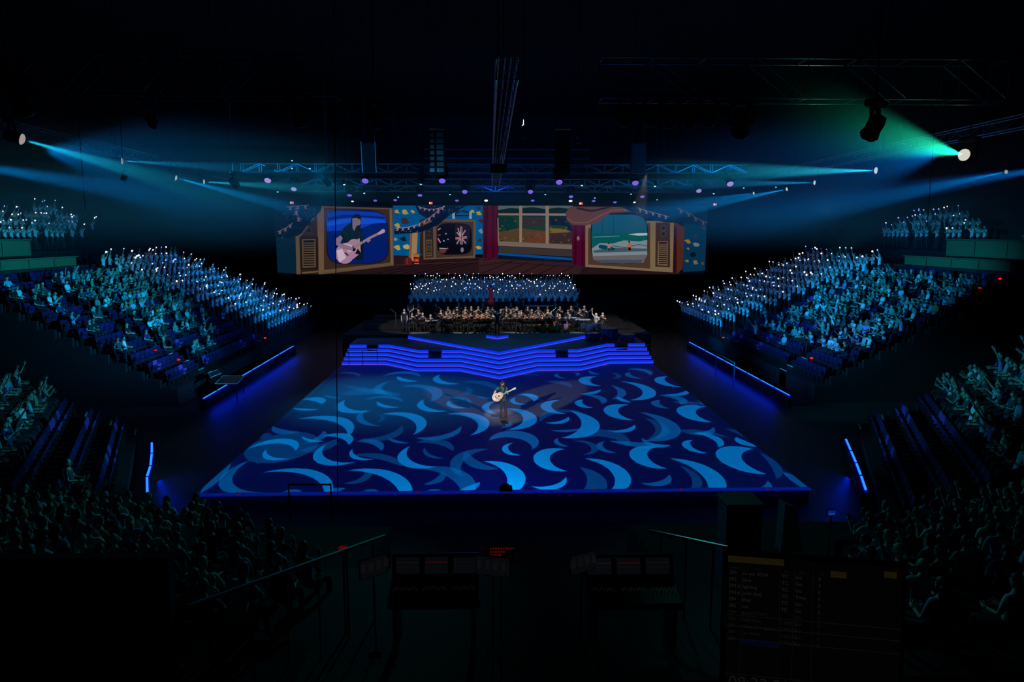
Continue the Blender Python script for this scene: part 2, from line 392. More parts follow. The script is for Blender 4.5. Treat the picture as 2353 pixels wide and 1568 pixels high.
# (frame, tip, outer, tip, inner, layer)   layer 0 bright, 1 medium, 2 dim
CR = [
 (ZA, 920,280, 1000,262, 1058,312, 990,285, 0), (ZA, 858,338, 930,358, 1042,348, 950,343, 0), (ZA, 1235,280, 1185,358, 1420,360, 1240,330, 0),
 (ZA, 893,418, 1250,420, 1250,548, 1150,440, 0), (ZA, 1465,290, 1520,336, 1628,332, 1520,316, 0), (ZA, 1808,275, 1770,345, 1975,358, 1815,325, 0),
 (ZA, 1985,285, 1990,332, 2110,338, 2015,315, 0), (ZA, 1630,183, 1920,205, 1830,300, 1840,220, 1), (ZA, 1920,97, 1880,150, 2065,162, 1925,135, 0),
 (ZA, 1612,108, 1660,147, 1755,145, 1670,130, 0), (ZA, 1500,112, 1650,75, 1775,115, 1650,92, 1), (ZA, 1170,90, 1270,80, 1338,116, 1265,92, 2),
 (ZA, 1565,145, 1440,200, 1640,245, 1500,205, 1), (ZA, 1365,282, 1560,252, 1648,298, 1540,268, 1), (ZA, 1490,385, 1800,410, 1720,535, 1730,440, 0),
 (ZA, 1960,385, 2260,420, 2130,538, 2170,430, 0), (ZP, 1141,922, 1108,940, 1142,952, 1125,933, 0), (ZA, 1085,245, 1140,268, 1222,265, 1145,257, 1),
 (ZA, 530,635, 730,563, 872,650, 735,595, 0), (ZA, 668,637, 650,700, 838,700, 700,688, 0), (ZA, 1100,600, 1020,725, 1305,728, 1075,680, 0),
 (ZA, 922,540, 985,582, 1090,577, 985,565, 0), (ZA, 1075,503, 1085,555, 930,595, 1035,545, 1), (ZA, 1068,543, 1290,548, 1255,605, 1220,566, 0),
 (ZA, 1288,632, 1285,700, 1450,705, 1325,688, 0), (ZA, 1310,580, 1440,568, 1492,650, 1400,592, 1), (ZA, 1700,615, 1640,745, 1890,760, 1690,700, 0),
 (ZA, 1545,552, 1600,590, 1698,590, 1610,573, 1), (ZA, 637,805, 1050,800, 1060,1060, 900,810, 0), (ZA, 1250,790, 1660,840, 1600,1130, 1510,840, 0),
 (ZA, 560,712, 330,850, 635,945, 420,850, 1), (ZA, 845,1010, 800,938, 755,1010, 800,1004, 1), (ZA, 1430,1010, 1385,930, 1335,1010, 1385,1004, 1), (ZA, 1900,1010, 1865,925, 1815,1010, 1865,1004, 1),
 (ZA, 1060,945, 1150,950, 1235,918, 1150,918, 1), (ZA, 1222,878, 1395,855, 1350,770, 1345,840, 2), (ZA, 1795,888, 1950,850, 1925,790, 1900,835, 2),
 (ZA, 2275,635, 1990,760, 2090,838, 2110,700, 2), (ZA, 1765,775, 2140,830, 2080,1040, 2010,860, 2), (ZA, 2040,940, 2185,915, 2205,872, 2140,895, 1),
 (ZA, 1410,340, 1330,440, 1500,468, 1380,430, 1), (ZA, 1465,388, 1518,415, 1435,450, 1490,415, 2), (ZA, 1340,560, 1600,548, 1640,468, 1560,520, 2),
 (ZA, 1740,550, 2030,535, 2068,470, 1980,520, 1), (ZA, 1810,622, 1830,690, 1955,700, 1860,678, 2), (ZA, 1740,590, 1960,575, 2010,650, 1900,602, 2),
 (ZA, 715,470, 790,527, 912,510, 820,500, 1), (ZA, 2110,650, 2150,765, 2340,778, 2200,725, 2), (ZA, 1960,265, 2090,262, 2140,305, 2080,282, 1),
 (ZA, 400,700, 300,800, 180,960, 360,830, 1), (ZA, 1230,180, 1450,200, 1640,240, 1400,230, 2), (ZA, 1190,240, 1400,200, 1560,230, 1400,245, 2),
 (ZA, 2080,150, 2260,150, 2330,215, 2230,175, 2), (ZA, 2100,190, 2150,225, 2040,250, 2110,215, 2), (ZA, 2185,250, 2230,270, 2290,268, 2230,258, 1),
 (ZA, 700,540, 560,600, 640,560, 620,560, 2), (ZA, 900,640, 1100,640, 1180,560, 1050,600, 2), (ZA, 1280,680, 1500,670, 1640,760, 1480,710, 2),
 (ZB, 740,110, 640,160, 765,175, 690,143, 0), (ZB, 475,85, 450,112, 530,122, 470,104, 1), (ZB, 575,78, 617,88, 590,104, 592,90, 1), (ZB, 690,68, 710,92, 760,94, 725,84, 1),
 (ZB, 825,80, 905,100, 835,123, 870,98, 2), (ZB, 975,78, 960,112, 1050,122, 985,102, 1), (ZB, 950,62, 1110,68, 1105,100, 1060,72, 1), (ZB, 1240,108, 1190,165, 1335,182, 1225,145, 0),
 (ZB, 905,143, 1147,210, 965,275, 1055,208, 0), (ZB, 618,232, 700,234, 765,200, 700,216, 0), (ZB, 832,168, 937,210, 840,270, 880,210, 1), (ZB, 885,250, 920,285, 980,290, 930,268, 0),
 (ZB, 642,240, 800,262, 770,302, 735,262, 1), (ZB, 645,270, 610,318, 710,328, 645,303, 0), (ZP, 1186,914, 1174,925, 1210.5,929, 1185,923, 0), (ZP, 1197,907, 1234,910, 1226,922, 1216,914, 0),
 (ZP, 1162,939, 1234,962, 1163,988, 1202,960, 0), (ZB, 480,275, 365,345, 522,370, 420,325, 0), (ZB, 550,350, 752,435, 490,540, 630,435, 0), (ZB, 378,432, 470,442, 538,390, 470,422, 0),
 (ZB, 965,308, 825,385, 998,415, 890,360, 0), (ZB, 1030,358, 1288,435, 1060,560, 1180,440, 1), (ZB, 1072,400, 1200,440, 1090,545, 1140,455, 2), (ZB, 810,488, 930,502, 1003,445, 930,480, 0),
 (ZB, 1510,322, 1380,405, 1548,430, 1440,375, 0), (ZB, 1350,500, 1480,522, 1553,462, 1480,498, 1), (ZB, 1410,505, 1625,560, 1585,608, 1540,545, 0), (ZB, 1415,555, 1380,625, 1515,647, 1410,605, 0),
 (ZB, 1720,535, 1765,590, 1860,600, 1790,565, 0), (ZB, 1845,620, 1690,750, 1932,795, 1765,700, 0), (ZB, 1710,905, 1885,938, 1935,838, 1850,900, 1), (ZB, 1250,685, 1608,800, 1480,960, 1450,780, 0),
 (ZB, 1310,732, 1455,810, 1360,930, 1400,820, 2), (ZB, 650,685, 962,790, 780,940, 830,770, 0), (ZB, 615,745, 800,835, 560,955, 670,830, 2), (ZB, 1160,605, 1020,715, 1230,755, 1100,680, 0),
 (ZB, 516,620, 335,740, 527,772, 415,710, 0), (ZB, 150,575, 75,630, 207,660, 115,615, 0), (ZB, 795,565, 740,610, 880,642, 785,605, 1), (ZB, -20,560, 325,550, 285,622, 230,560, 1),
 (ZB, 470,540, 445,580, 545,598, 480,575, 1), (ZB, -60,705, 235,810, 0,965, 100,800, 0), (ZB, 283,880, 420,905, 520,812, 400,878, 0), (ZB, 1043,855, 1160,880, 1245,795, 1150,850, 1),
 (ZB, 1215,235, 1290,244, 1375,200, 1300,228, 0), (ZB, 1175,245, 1352,260, 1322,305, 1280,265, 1), (ZB, 1190,275, 1140,315, 1250,332, 1180,300, 1), (ZB, 1265,288, 1400,308, 1510,300, 1400,284, 2),
 (ZB, 640,545, 962,545, 950,600, 880,555, 2), (ZB, 822,560, 1000,602, 1258,592, 1050,572, 1), (ZB, 1058,540, 1090,588, 1255,592, 1110,568, 1), (ZB, 2035,775, 2190,835, 2285,945, 2130,860, 1),
 (ZB, 560,565, 735,592, 635,657, 690,600, 2), (ZB, 410,485, 520,500, 640,470, 520,484, 1), (ZB, 340,430, 480,340, 640,360, 480,365, 2), (ZB, 380,145, 480,140, 560,185, 470,160, 2),
 (ZB, 180,240, 260,228, 320,262, 250,244, 1), (ZB, 1440,270, 1470,300, 1505,322, 1480,300, 1), (ZB, 0,100, 200,95, 380,110, 200,88, 2), (ZB, 1260,500, 1500,490, 1680,545, 1500,510, 2),
 (ZP, 1152,968, 1164,968, 1150,983, 1160,975, 1), (ZB, 1640,480, 1700,480, 1760,530, 1700,500, 2), (ZB, 1880,640, 2030,740, 2000,830, 1960,740, 2),
]
def arc(a, o, c, n):
    ax, ay, bx, by, cx, cy = a[0], a[1], o[0], o[1], c[0], c[1]
    d = 2 * (ax * (by - cy) + bx * (cy - ay) + cx * (ay - by))
    if abs(d) < 1e-7: return [(ax + (cx - ax) * i / n, ay + (cy - ay) * i / n) for i in range(n + 1)]
    ux = ((ax * ax + ay * ay) * (by - cy) + (bx * bx + by * by) * (cy - ay) + (cx * cx + cy * cy) * (ay - by)) / d
    uy = ((ax * ax + ay * ay) * (cx - bx) + (bx * bx + by * by) * (ax - cx) + (cx * cx + cy * cy) * (bx - ax)) / d
    r = math.hypot(ax - ux, ay - uy); t0, t1, t2 = (math.atan2(p[1] - uy, p[0] - ux) for p in (a, o, c))
    tau = 2 * math.pi
    d1, d2 = (t1 - t0) % tau, (t2 - t0) % tau
    sw = d2 if d1 <= d2 else d2 - tau
    return [(ux + r * math.cos(t0 + sw * i / n), uy + r * math.sin(t0 + sw * i / n)) for i in range(n + 1)]
AN = .62   # projectors stretch their picture along the floor
def crescent(c):
    fr = c[0]; pts = []
    for k in range(4):
        g = G(fr[0] + c[1 + 2 * k] / fr[2], fr[1] + c[2 + 2 * k] / fr[2]); pts.append((g.x, g.y * AN))
    A, O, B, I = pts
    o = arc(A, O, B, 18); i = arc(B, I, A, 18)
    # blunt the second tip a little
    poly = o[:-1] + i[:-1]
    P_ = [(p[0], p[1] / AN) for p in poly]
    for ax, lim, sg in ((0, XL + .05, 1), (0, XR - .05, -1), (1, YF + .02, 1), (1, 50, -1)):      # trim to the show floor
        out = []
        for i in range(len(P_)):
            a, c = P_[i - 1], P_[i]; da, dc = (a[ax] - lim) * sg, (c[ax] - lim) * sg
            if (da >= 0) != (dc >= 0): t = da / (da - dc); out.append((a[0] + (c[0] - a[0]) * t, a[1] + (c[1] - a[1]) * t))
            if dc >= 0: out.append(c)
        P_ = out
        if not P_: break
    return [V((p[0], p[1], 0)) for p in P_]
def inside(poly, p):
    c = False; n = len(poly)
    for i in range(n):
        (x1, y1), (x2, y2) = poly[i], poly[(i + 1) % n]
        if (y1 > p[1]) != (y2 > p[1]) and p[0] < (x2 - x1) * (p[1] - y1) / (y2 - y1) + x1: c = not c
    return c
def projector(name, loc, power, label):
    """video projector with a coloured glass pattern plate: base blue over the whole show floor, brighter glass in every crescent"""
    S = V(loc); H = .22; zt = S.z - H
    def onplate(p): t = H / S.z; return V(((p.x - S.x) * t * 50, (p.y - S.y) * t * 50))
    lo, hi = onplate(V((XL - 9, YF - 9, 0))), onplate(V((XR + 9, 60, 0)))
    vs = [V((lo.x, lo.y)), V((hi.x, lo.y)), V((hi.x, hi.y)), V((lo.x, hi.y))]
    edges = [(0, 1), (1, 2), (2, 3), (3, 0)]; n = 4; polys = []
    BASEC = (0, .0016, .085); LAYC = {0: (0.0, .25, .74), 1: (0.0, .11, .36), 2: (0.0, .055, .17)}
    full = [V((XL + .04, YF - .02, 0)), V((XR - .04, YF - .02, 0)), V((XR - .04, 47.6, 0)), V((XL + .04, 47.6, 0))]
    for src, colr in [(full, BASEC)] + [(crescent(c), LAYC[c[9]]) for c in CR]:
        poly = [onplate(p) for p in src]
        poly = [p for i, p in enumerate(poly) if (p - poly[i - 1]).length > 1e-4]
        if len(poly) < 3: continue
        m_ = len(poly); edges += [(n + i, n + (i + 1) % m_) for i in range(m_)]; vs += poly; n += m_
        xs, ys = [p.x for p in poly], [p.y for p in poly]; polys.append((min(xs), max(xs), min(ys), max(ys), [(p.x, p.y) for p in poly], colr))
    r = geometry.delaunay_2d_cdt(vs, edges, [], 0, 1e-5)
    ov = r[0]; cols = []
    for f in r[2]:
        cx, cy = sum(ov[i].x for i in f) / len(f), sum(ov[i].y for i in f) / len(f); q = [0, 0, 0]
        for a, b_, c_, d_, pg, cc in polys:
            if a < cx < b_ and c_ < cy < d_ and inside(pg, (cx, cy)): q = [min(1, u + v) for u, v in zip(q, cc)]
        cols += [*q, 1.0]
    e = empty(name, (S.x, S.y, zt)); tag(e, label, 'projector')
    me = bpy.data.meshes.new('pattern_plate'); me.from_pydata([(p.x / 50, p.y / 50, 0) for p in ov], [], [tuple(f) for f in r[2]])
    me.attributes.new('glass', 'FLOAT_COLOR', 'FACE').data.foreach_set('color', cols)
    m = bpy.data.materials.new('pattern_glass'); m.use_nodes = True; nt = m.node_tree; nt.nodes.clear()
    o_ = nt.nodes.new('ShaderNodeOutputMaterial'); t_ = nt.nodes.new('ShaderNodeBsdfTransparent'); a_ = nt.nodes.new('ShaderNodeAttribute'); a_.attribute_name = 'glass'
    nt.links.new(a_.outputs['Color'], t_.inputs[0]); nt.links.new(t_.outputs[0], o_.inputs[0]); me.materials.append(m); link('pattern_plate', me, e)
    x0, x1, y0, y1 = lo.x / 50, hi.x / 50, lo.y / 50, hi.y / 50
    c = MB(); t = .02; hh = .34
    c.box(((x0 + x1) / 2, y0 - t / 2, hh / 2 - .02), (x1 - x0 + 2 * t, t, hh), M_BLACK); c.box(((x0 + x1) / 2, y1 + t / 2, hh / 2 - .02), (x1 - x0 + 2 * t, t, hh), M_BLACK)
    c.box((x0 - t / 2, (y0 + y1) / 2, hh / 2 - .02), (t, y1 - y0, hh), M_BLACK); c.box((x1 + t / 2, (y0 + y1) / 2, hh / 2 - .02), (t, y1 - y0, hh), M_BLACK)
    c.box(((x0 + x1) / 2, (y0 + y1) / 2, hh - .02), (x1 - x0 + 2 * t, y1 - y0 + 2 * t, t), M_BLACK)
    c.build('housing', e)
    k = MB(); k.tube([(0, 0, hh), (0, 0, 21.84 - zt)], .02, M_DARKMETAL, 6); k.build('hanger', e)
    l = bpy.data.lights.new('projector_lamp', 'SPOT'); l.spot_size = math.radians(126); l.spot_blend = 0; l.color = (1, 1, 1); l.energy = power; l.shadow_soft_size = 0.0
    l.use_nodes = True; nt = l.node_tree; em = nt.nodes['Emission']      # flat-field lens: even light over a level floor
    tc = nt.nodes.new('ShaderNodeTexCoord'); sp_ = nt.nodes.new('ShaderNodeSeparateXYZ'); nt.links.new(tc.outputs['Normal'], sp_.inputs[0])
    a_ = nt.nodes.new('ShaderNodeMath'); a_.operation = 'ABSOLUTE'; nt.links.new(sp_.outputs['Z'], a_.inputs[0]); m_ = nt.nodes.new('ShaderNodeMath'); m_.operation = 'MAXIMUM'; m_.inputs[1].default_value = .42; nt.links.new(a_.outputs[0], m_.inputs[0])
    q_ = nt.nodes.new('ShaderNodeMath'); q_.operation = 'POWER'; q_.inputs[1].default_value = -3.0; nt.links.new(m_.outputs[0], q_.inputs[0]); nt.links.new(q_.outputs[0], em.inputs['Strength'])
    lo_ = bpy.data.objects.new('projector_lamp', l); COL.objects.link(lo_); lo_.location = S
projector('floor_projector', (XC - .1, 36, 11.5), 13500, 'black floor projector hanging above the middle of the stage')
# ================================================================ people
M_SKIN = [mat('skin_light', (.62, .40, .30), .55, 0, .06, 20), mat('skin_tan', (.42, .25, .17), .55, 0, .06, 20), mat('skin_brown', (.2, .11, .07), .55, 0, .06, 20)]
M_HAIR = {'dark': mat('hair_dark', (.02, .015, .012), .5, 0, .3, 60), 'brown': mat('hair_brown', (.09, .05, .03), .5, 0, .3, 60), 'fair': mat('hair_fair', (.42, .30, .16), .5, 0, .3, 60), 'grey': mat('hair_grey', (.4, .4, .4), .5, 0, .3, 60)}
M_TOP = {'white': mat('shirt_white', (.78, .78, .8), .8, 0, .12, 14), 'pale blue': mat('shirt_pale_blue', (.4, .5, .65), .8, 0, .1, 14), 'black': mat('shirt_black', (.015, .015, .018), .8, 0, .2, 14),
         'dark': mat('shirt_dark', (.06, .06, .08), .8, 0, .2, 14), 'grey': mat('shirt_grey', (.25, .26, .27), .8, 0, .15, 14), 'teal': mat('shirt_teal', (.05, .3, .3), .8, 0, .15, 14),
         'red': mat('shirt_red', (.7, .02, .03), .7, 0, .1, 14, emit=None), 'navy': mat('shirt_navy', (.02, .03, .14), .8, 0, .15, 14), 'lilac': mat('shirt_lilac', (.4, .3, .6), .8, 0, .1, 14), 'green': mat('shirt_green', (.1, .35, .14), .8, 0, .1, 14)}
M_PANTS = mat('trousers_dark', (.02, .022, .03), .8, 0, .2, 14); M_JEANS = mat('jeans_blue', (.02, .03, .07), .8, 0, .2, 20)
M_SHOE = mat('shoe_black', (.01, .01, .01), .4, 0, .1); M_EYE = mat('eye_dark', (.01, .008, .008), .3, 0, 0); M_LIP = mat('lip', (.35, .12, .1), .5, 0, 0)
def headmesh(b, c, M, mskin, hi=False):
    def shape(p):   # skull: narrower chin, flat cheeks
        x, y, z = p
        if z < 0: x *= 1 + .28 * z; y = y * (1 + .12 * z) + (.10 * -z if y > 0 else .0)
        if y > .3: y = .3 + (y - .3) * .85
        return V((x, y, z))
    b.ell(c, (.076, .096, .118), mskin, 20 if hi else 10, 14 if hi else 7, M, shape)
    c = V(c)
    b.ell(c + M @ V((0, .096, -.012)), (.013, .020, .026), mskin, 8, 5, M)                       # nose
    for sx in (-1, 1):
        b.ell(c + M @ V((.030 * sx, .082, .012)), (.013, .010, .008), M_EYE, 8, 5, M)
        b.ell(c + M @ V((.078 * sx, -.005, -.005)), (.012, .022, .032), mskin, 6, 5, M)           # ears
        if hi: b.box(c + M @ V((.031 * sx, .087, .034)), (.032, .010, .007), M_HAIR['dark'], M)
    b.box(c + M @ V((0, .086, -.052)), (.042, .012, .010), M_LIP, M)
def hairmesh(b, c, M, style, hi=False):
    k = .006
    def shape(p):
        x, y, z = p
        low = -.15 if style == 'short' else -.55
        if y > .15 and z < .42: s_ = .72; x *= s_; y *= s_; z *= .9
        elif z < low: f = .8; x *= f; y *= f; z = low
        return V((x, y, z))
    mh = M_HAIR['dark']
    b.ell(c, (.087, .110, .131), mh, 20 if hi else 10, 14 if hi else 7, M, shape)
    c = V(c)
    if style == 'long':
        b.tube([c + M @ V((0, -.05, .03)), c + M @ V((0, -.085, -.07)), c + M @ V((0, -.09, -.2)), c + M @ V((0, -.07, -.30))], [.075, .085, .075, .03], mh, 10 if hi else 7)
    if style == 'bun':
        b.ell(c + M @ V((0, -.11, .05)), (.04, .04, .04), mh, 8, 6, M)
def hand(b, w, d, nrm, m, curl=.3, hi=False, spread=.12, side=1):
    """palm and five fingers; w wrist, d direction of the hand, nrm palm normal"""
    d = V(d).normalized(); n_ = V(nrm); n_ = (n_ - d * n_.dot(d)).normalized(); s = d.cross(n_) * side; w = V(w)
    k = 8 if hi else 4
    b.tube([w - d * .02, w + d * .02, w + d * .055, w + d * .085], [.024, .030, .036, .030], m, k + 2)
    for i, (o, L) in enumerate(((-.030, .068), (-.010, .078), (.011, .074), (.030, .058))):
        p = w + d * .080 + s * o; e = (d + s * (o * spread * 30)).normalized(); pts = [p]
        for q in range(3):
            a = curl * (q + .5); v = (e * math.cos(a) + n_ * math.sin(a)); p = p + v * L * (.42, .33, .25)[q]; pts.append(p)
        b.tube(pts, [.0095, .009, .0085, .006], m, k)
    p = w + d * .03 - s * .028; pts = [p, p - s * .028 + d * .02 + n_ * .008, p - s * .042 + d * .05 + n_ * .018]
    b.tube(pts, [.012, .010, .008], m, k)
def bodymesh(name, J, arms, mt, top, bottom, shoe, sub=1, cut=.55, hands=('open', 'open'), head=(0, 0), hair='short', hi=False, boots=False):
    """J joints: pelvis, waist, chest, neck, head, hip/knee/ankle/toe L,R ; arms: {(shoulder, elbow, wrist)}"""
    vs = []; es = []; rs = []; reg = []
    def node(p, r, par=None, g='top'):
        vs.append(tuple(p)); rs.append(r); reg.append(g)
        if par is not None: es.append((par, len(vs) - 1))
        return len(vs) - 1
    pe = node(J['pelvis'], .115, None, 'bottom'); wa = node(J['waist'], .108, pe); ch = node(J['chest'], .14, wa)
    ne = node(J['neck'], .062, ch, 'skin'); node(J['head'] - V((0, 0, .06)), .058, ne, 'skin')
    for s_ in (0, 1):
        sg = (-1, 1)[s_]
        hp = node(J['hip'][s_], .088, pe, 'bottom'); kn = node(J['knee'][s_], .058, hp, 'bottom')
        an = node(J['ankle'][s_], .040, kn, 'boot' if boots else 'bottom'); node(J['toe'][s_], .034, an, 'shoe')
        S, E, W = arms[s_]; S, E, W = V(S), V(E), V(W)
        sh = node(S, .068, ch, 'top'); up = node(S.lerp(E, .5), .050, sh, 'top'); el = node(E, .036, up, 'top' if cut > 1 else 'skin'); wr = node(W, .025, el, 'top' if cut > 1 else 'skin')
    me = bpy.data.meshes.new('t'); me.from_pydata(vs, es, []); o = bpy.data.objects.new('t', me); COL.objects.link(o)
    md = o.modifiers.new('s', 'SKIN'); sk = me.skin_vertices[0].data
    for i, r in enumerate(rs): sk[i].radius = (r, r)
    sk[0].use_root = True
    if sub: m2 = o.modifiers.new('u', 'SUBSURF'); m2.levels = sub; m2.render_levels = sub
    dg = bpy.context.evaluated_depsgraph_get(); ev = o.evaluated_get(dg); em = ev.to_mesh()
    V_ = [v.co.copy() for v in em.vertices]; F_ = [tuple(p.vertices) for p in em.polygons]; ev.to_mesh_clear()
    bpy.data.objects.remove(o); bpy.data.meshes.remove(me)
    segs = []
    for a, c in es: segs.append((V(vs[a]), V(vs[c]), reg[c], rs[c]))
    def region(p):
        best = None; bd = 9
        for a, c, g, r in segs:
            ab = c - a; t = max(0, min(1, (p - a).dot(ab) / max(ab.dot(ab), 1e-9))); dd = (p - a - ab * t).length - r * .5
            if dd < bd: bd = dd; best = (g, t)
        return best[0]
    b = MB(); mm = {'skin': mt, 'top': top, 'bottom': bottom, 'shoe': shoe, 'boot': shoe}
    for g in ('skin', 'top', 'bottom', 'shoe'): b.mi(mm[g])
    b.v = [tuple(p) for p in V_]
    for f in F_:
        c = sum((V_[i] for i in f), V()) / len(f); b.f.append(f); b.m.append(b.mi(mm[region(c)]))
    Mh = Matrix.Rotation(head[0], 3, 'Z') @ Matrix.Rotation(-head[1], 3, 'X')
    headmesh(b, J['head'], Mh, mt, hi)
    for s_ in (0, 1):
        S, E, W = [V(q) for q in arms[s_]]; d = (W - E).normalized()
        hk = hands[s_]
        nr = V((-(-1, 1)[s_], .2, .1)) if hk != 'fwd' else V((0, 0, -1))
        hand(b, W, d, nr, mt, {'open': .12, 'fwd': .3, 'grip': 1.0}.get(hk, .2), hi, side=(1, -1)[s_])
    hm_ = None
    if hair != 'bald':
        h = MB(); hairmesh(h, J['head'], Mh, hair, hi); hm_ = h.mesh('hair', True)
    return b.mesh(name, True), hm_
def jstand(lean=0.0, w=.09):
    return dict(pelvis=V((0, 0, .95)), waist=V((0, .01, 1.10)), chest=V((0, .02 + lean, 1.29)), neck=V((0, .01 + lean, 1.46)), head=V((0, .04 + lean, 1.605)),
                hip=[V((-.09, 0, .89)), V((.09, 0, .89))], knee=[V((-w - .02, .02, .49)), V((w + .02, .02, .49))], ankle=[V((-w - .03, -.02, .09)), V((w + .03, -.02, .09))], toe=[V((-w - .05, .12, .035)), V((w + .05, .12, .035))])
def jsit(lean=-.08, kw=.11, ext=.42):
    return dict(pelvis=V((0, 0, .56)), waist=V((0, lean * .3, .70)), chest=V((0, lean * .8, .92)), neck=V((0, lean * 1.05, 1.09)), head=V((0, lean + .03, 1.225)),
                hip=[V((-.09, .05, .55)), V((.09, .05, .55))], knee=[V((-kw, ext, .55)), V((kw, ext, .55))], ankle=[V((-kw, ext + .03, .10)), V((kw, ext + .03, .10))], toe=[V((-kw - .01, ext + .17, .04)), V((kw + .01, ext + .17, .04))])
def ARM(J, el, wl, er, wr):   # shoulder centres from the chest; elbows/wrists relative to the shoulder
    out = []
    for s_, (e, w_) in enumerate(((el, wl), (er, wr))):
        sg = (-1, 1)[s_]; S = J['chest'] + V((.178 * sg, 0, .125)); out.append((S, S + V(e), S + V(w_)))
    return out
DOWN = ((-.04, -.03, -.28), (-.02, .08, -.52))
PROTO = {}
def proto(key, J, arms, desc, **kw):
    me, hs = {}, None
    body, h = bodymesh('body', J, arms, M_SKIN[0], M_TOP['white'], M_PANTS, M_SHOE, **kw)
    PROTO[key] = dict(body=body, hair={'short': h}, J=J, arms=arms, desc=desc, Mh=kw.get('head', (0, 0)))
    for st in ('long', 'bun'):
        q = MB(); hairmesh(q, J['head'], Matrix.Rotation(PROTO[key]['Mh'][0], 3, 'Z') @ Matrix.Rotation(-PROTO[key]['Mh'][1], 3, 'X'), st); PROTO[key]['hair'][st] = q.mesh('hair', True)
js = jsit()
proto('lap', js, ARM(js, (-.06, .06, -.27), (.04, .30, -.30), (.06, .06, -.27), (-.04, .30, -.30)), 'hands in lap')
jl = jsit(.12); proto('lean', jl, ARM(jl, (-.05, .16, -.22), (.05, .30, -.14), (.05, .16, -.22), (-.08, .28, -.06)), 'leaning forward')
jr = jsit(-.16); proto('back', jr, ARM(jr, (-.12, .05, -.25), (.02, .26, -.22), (.12, .05, -.25), (.0, .30, -.30)), 'leaning back', head=(-.4, 0))
proto('clap', js, ARM(js, (-.08, .12, -.22), (.12, .30, -.04), (.08, .12, -.22), (-.10, .30, -.02)), 'hands together', head=(.3, 0))
proto('point', js, ARM(js, (-.06, .08, -.26), (.02, .26, -.26), (.10, .24, .06), (.14, .48, .20)), 'one arm reaching out')
jw = jsit(.02); proto('wave', jw, ARM(jw, (-.16, .10, .20), (-.14, .22, .44), (.16, .12, .20), (.24, .26, .42)), 'both arms raised')
jst = jstand()
proto('choir_two', jst, ARM(jst, (-.12, .12, .18), (-.06, .22, .42), (.12, .14, .12), (.10, .30, .34)), 'both lit hands raised')
proto('choir_one', jst, ARM(jst, (-.06, .08, -.26), (-.02, .30, -.16), (.10, .10, .22), (.06, .16, .48)), 'one lit hand raised high')
proto('choir_low', jst, ARM(jst, (-.10, .10, -.22), (-.02, .32, -.02), (.10, .10, -.22), (.02, .32, .02)), 'lit hands held before the chest')
proto('stand', jst, ARM(jst, *DOWN, (.04, -.03, -.28), (.02, .08, -.52)), 'arms at the sides')
jm = jsit(.02, .14, .40)
proto('violin', jm, ARM(jm, (-.10, .16, -.16), (-.12, .38, .02), (.16, .10, -.14), (.02, .30, .0)), 'playing the violin', head=(.5, .25), cut=2)
proto('cello', jm, ARM(jm, (-.10, .14, -.10), (-.02, .28, .06), (.12, .16, -.20), (-.02, .34, -.32)), 'playing the cello', cut=2)
proto('wind', jm, ARM(jm, (-.08, .14, -.22), (.04, .34, -.12), (.08, .14, -.22), (-.04, .38, -.20)), 'playing a wind instrument', cut=2)
M_BULB = glow('finger_light_white', (.9, .9, 1.0), 5.0); M_BULB2 = glow('finger_light_blue', (.15, .3, 1.0), 3.5)
bl = MB(); bl.ell((0, 0, 0), (.046, .046, .046), M_BULB, 6, 5); BULB = bl.mesh('finger_light', True)
SLOTN = ['skin', 'top', 'bottom', 'shoe']
def person(name, key, loc, rz, label, cat='person', group=None, top='white', hair='short', hc='dark', skin=0, bottom=None, lights=0, sc_=1.0):
    P = PROTO[key]
    e = empty(name, loc, rz); e.scale = (sc_,) * 3; tag(e, label, cat, group)
    o = link('body', P['body'], e); s = o.material_slots
    for i, m in ((0, M_SKIN[skin]), (1, M_TOP[top]), (2, bottom or M_PANTS)): s[i].link = 'OBJECT'; s[i].material = m
    if hair != 'bald':
        h = link('hair', P['hair'][hair], e); h.material_slots[0].link = 'OBJECT'; h.material_slots[0].material = M_HAIR[hc]
    for i in range(lights):
        a = P['arms'][1 - i]; d = (V(a[2]) - V(a[1])).normalized(); g = link('finger_light', BULB, e); g.location = V(a[2]) + d * .17
        g.material_slots[0].link = 'OBJECT'; g.material_slots[0].material = M_BULB if rnd.random() < .5 else M_BULB2
        f = rnd.uniform(.6, 1.25); g.scale = (f, f, f)
    return e
class Crowd:       # everyone beyond the individuals, merged into one mesh
    def __init__(s): s.b = MB()
    def put(s, key, loc, rz, top='white', hair='short', hc='dark', skin=0, lights=0, sc_=1.0, bulb=None):
        P = PROTO[key]; M = Matrix.Translation(V(loc)) @ Matrix.Rotation(rz, 4, 'Z') @ Matrix.Scale(sc_, 4); b = s.b
        mm = [M_SKIN[skin], M_TOP[top], M_PANTS, M_SHOE, M_EYE, M_LIP]
        for me, ms in ((P['body'], None), (P['hair'].get(hair), M_HAIR[hc])):
            if me is None: continue
            n = len(b.v); b.v += [tuple(M @ v.co) for v in me.vertices]
            ids = [b.mi(ms or (mm[i] if i < 3 else me.materials[i])) for i in range(len(me.materials))]
            for p in me.polygons: b.f.append(tuple(v + n for v in p.vertices)); b.m.append(ids[p.material_index])
        for i in range(lights):
            a = P['arms'][1 - i]; d = (V(a[2]) - V(a[1])).normalized(); r = rnd.uniform(.034, .052)
            b.ell(M @ (V(a[2]) + d * .17), (r, r, r), M_BULB if rnd.random() < .5 else M_BULB2, 5, 4)
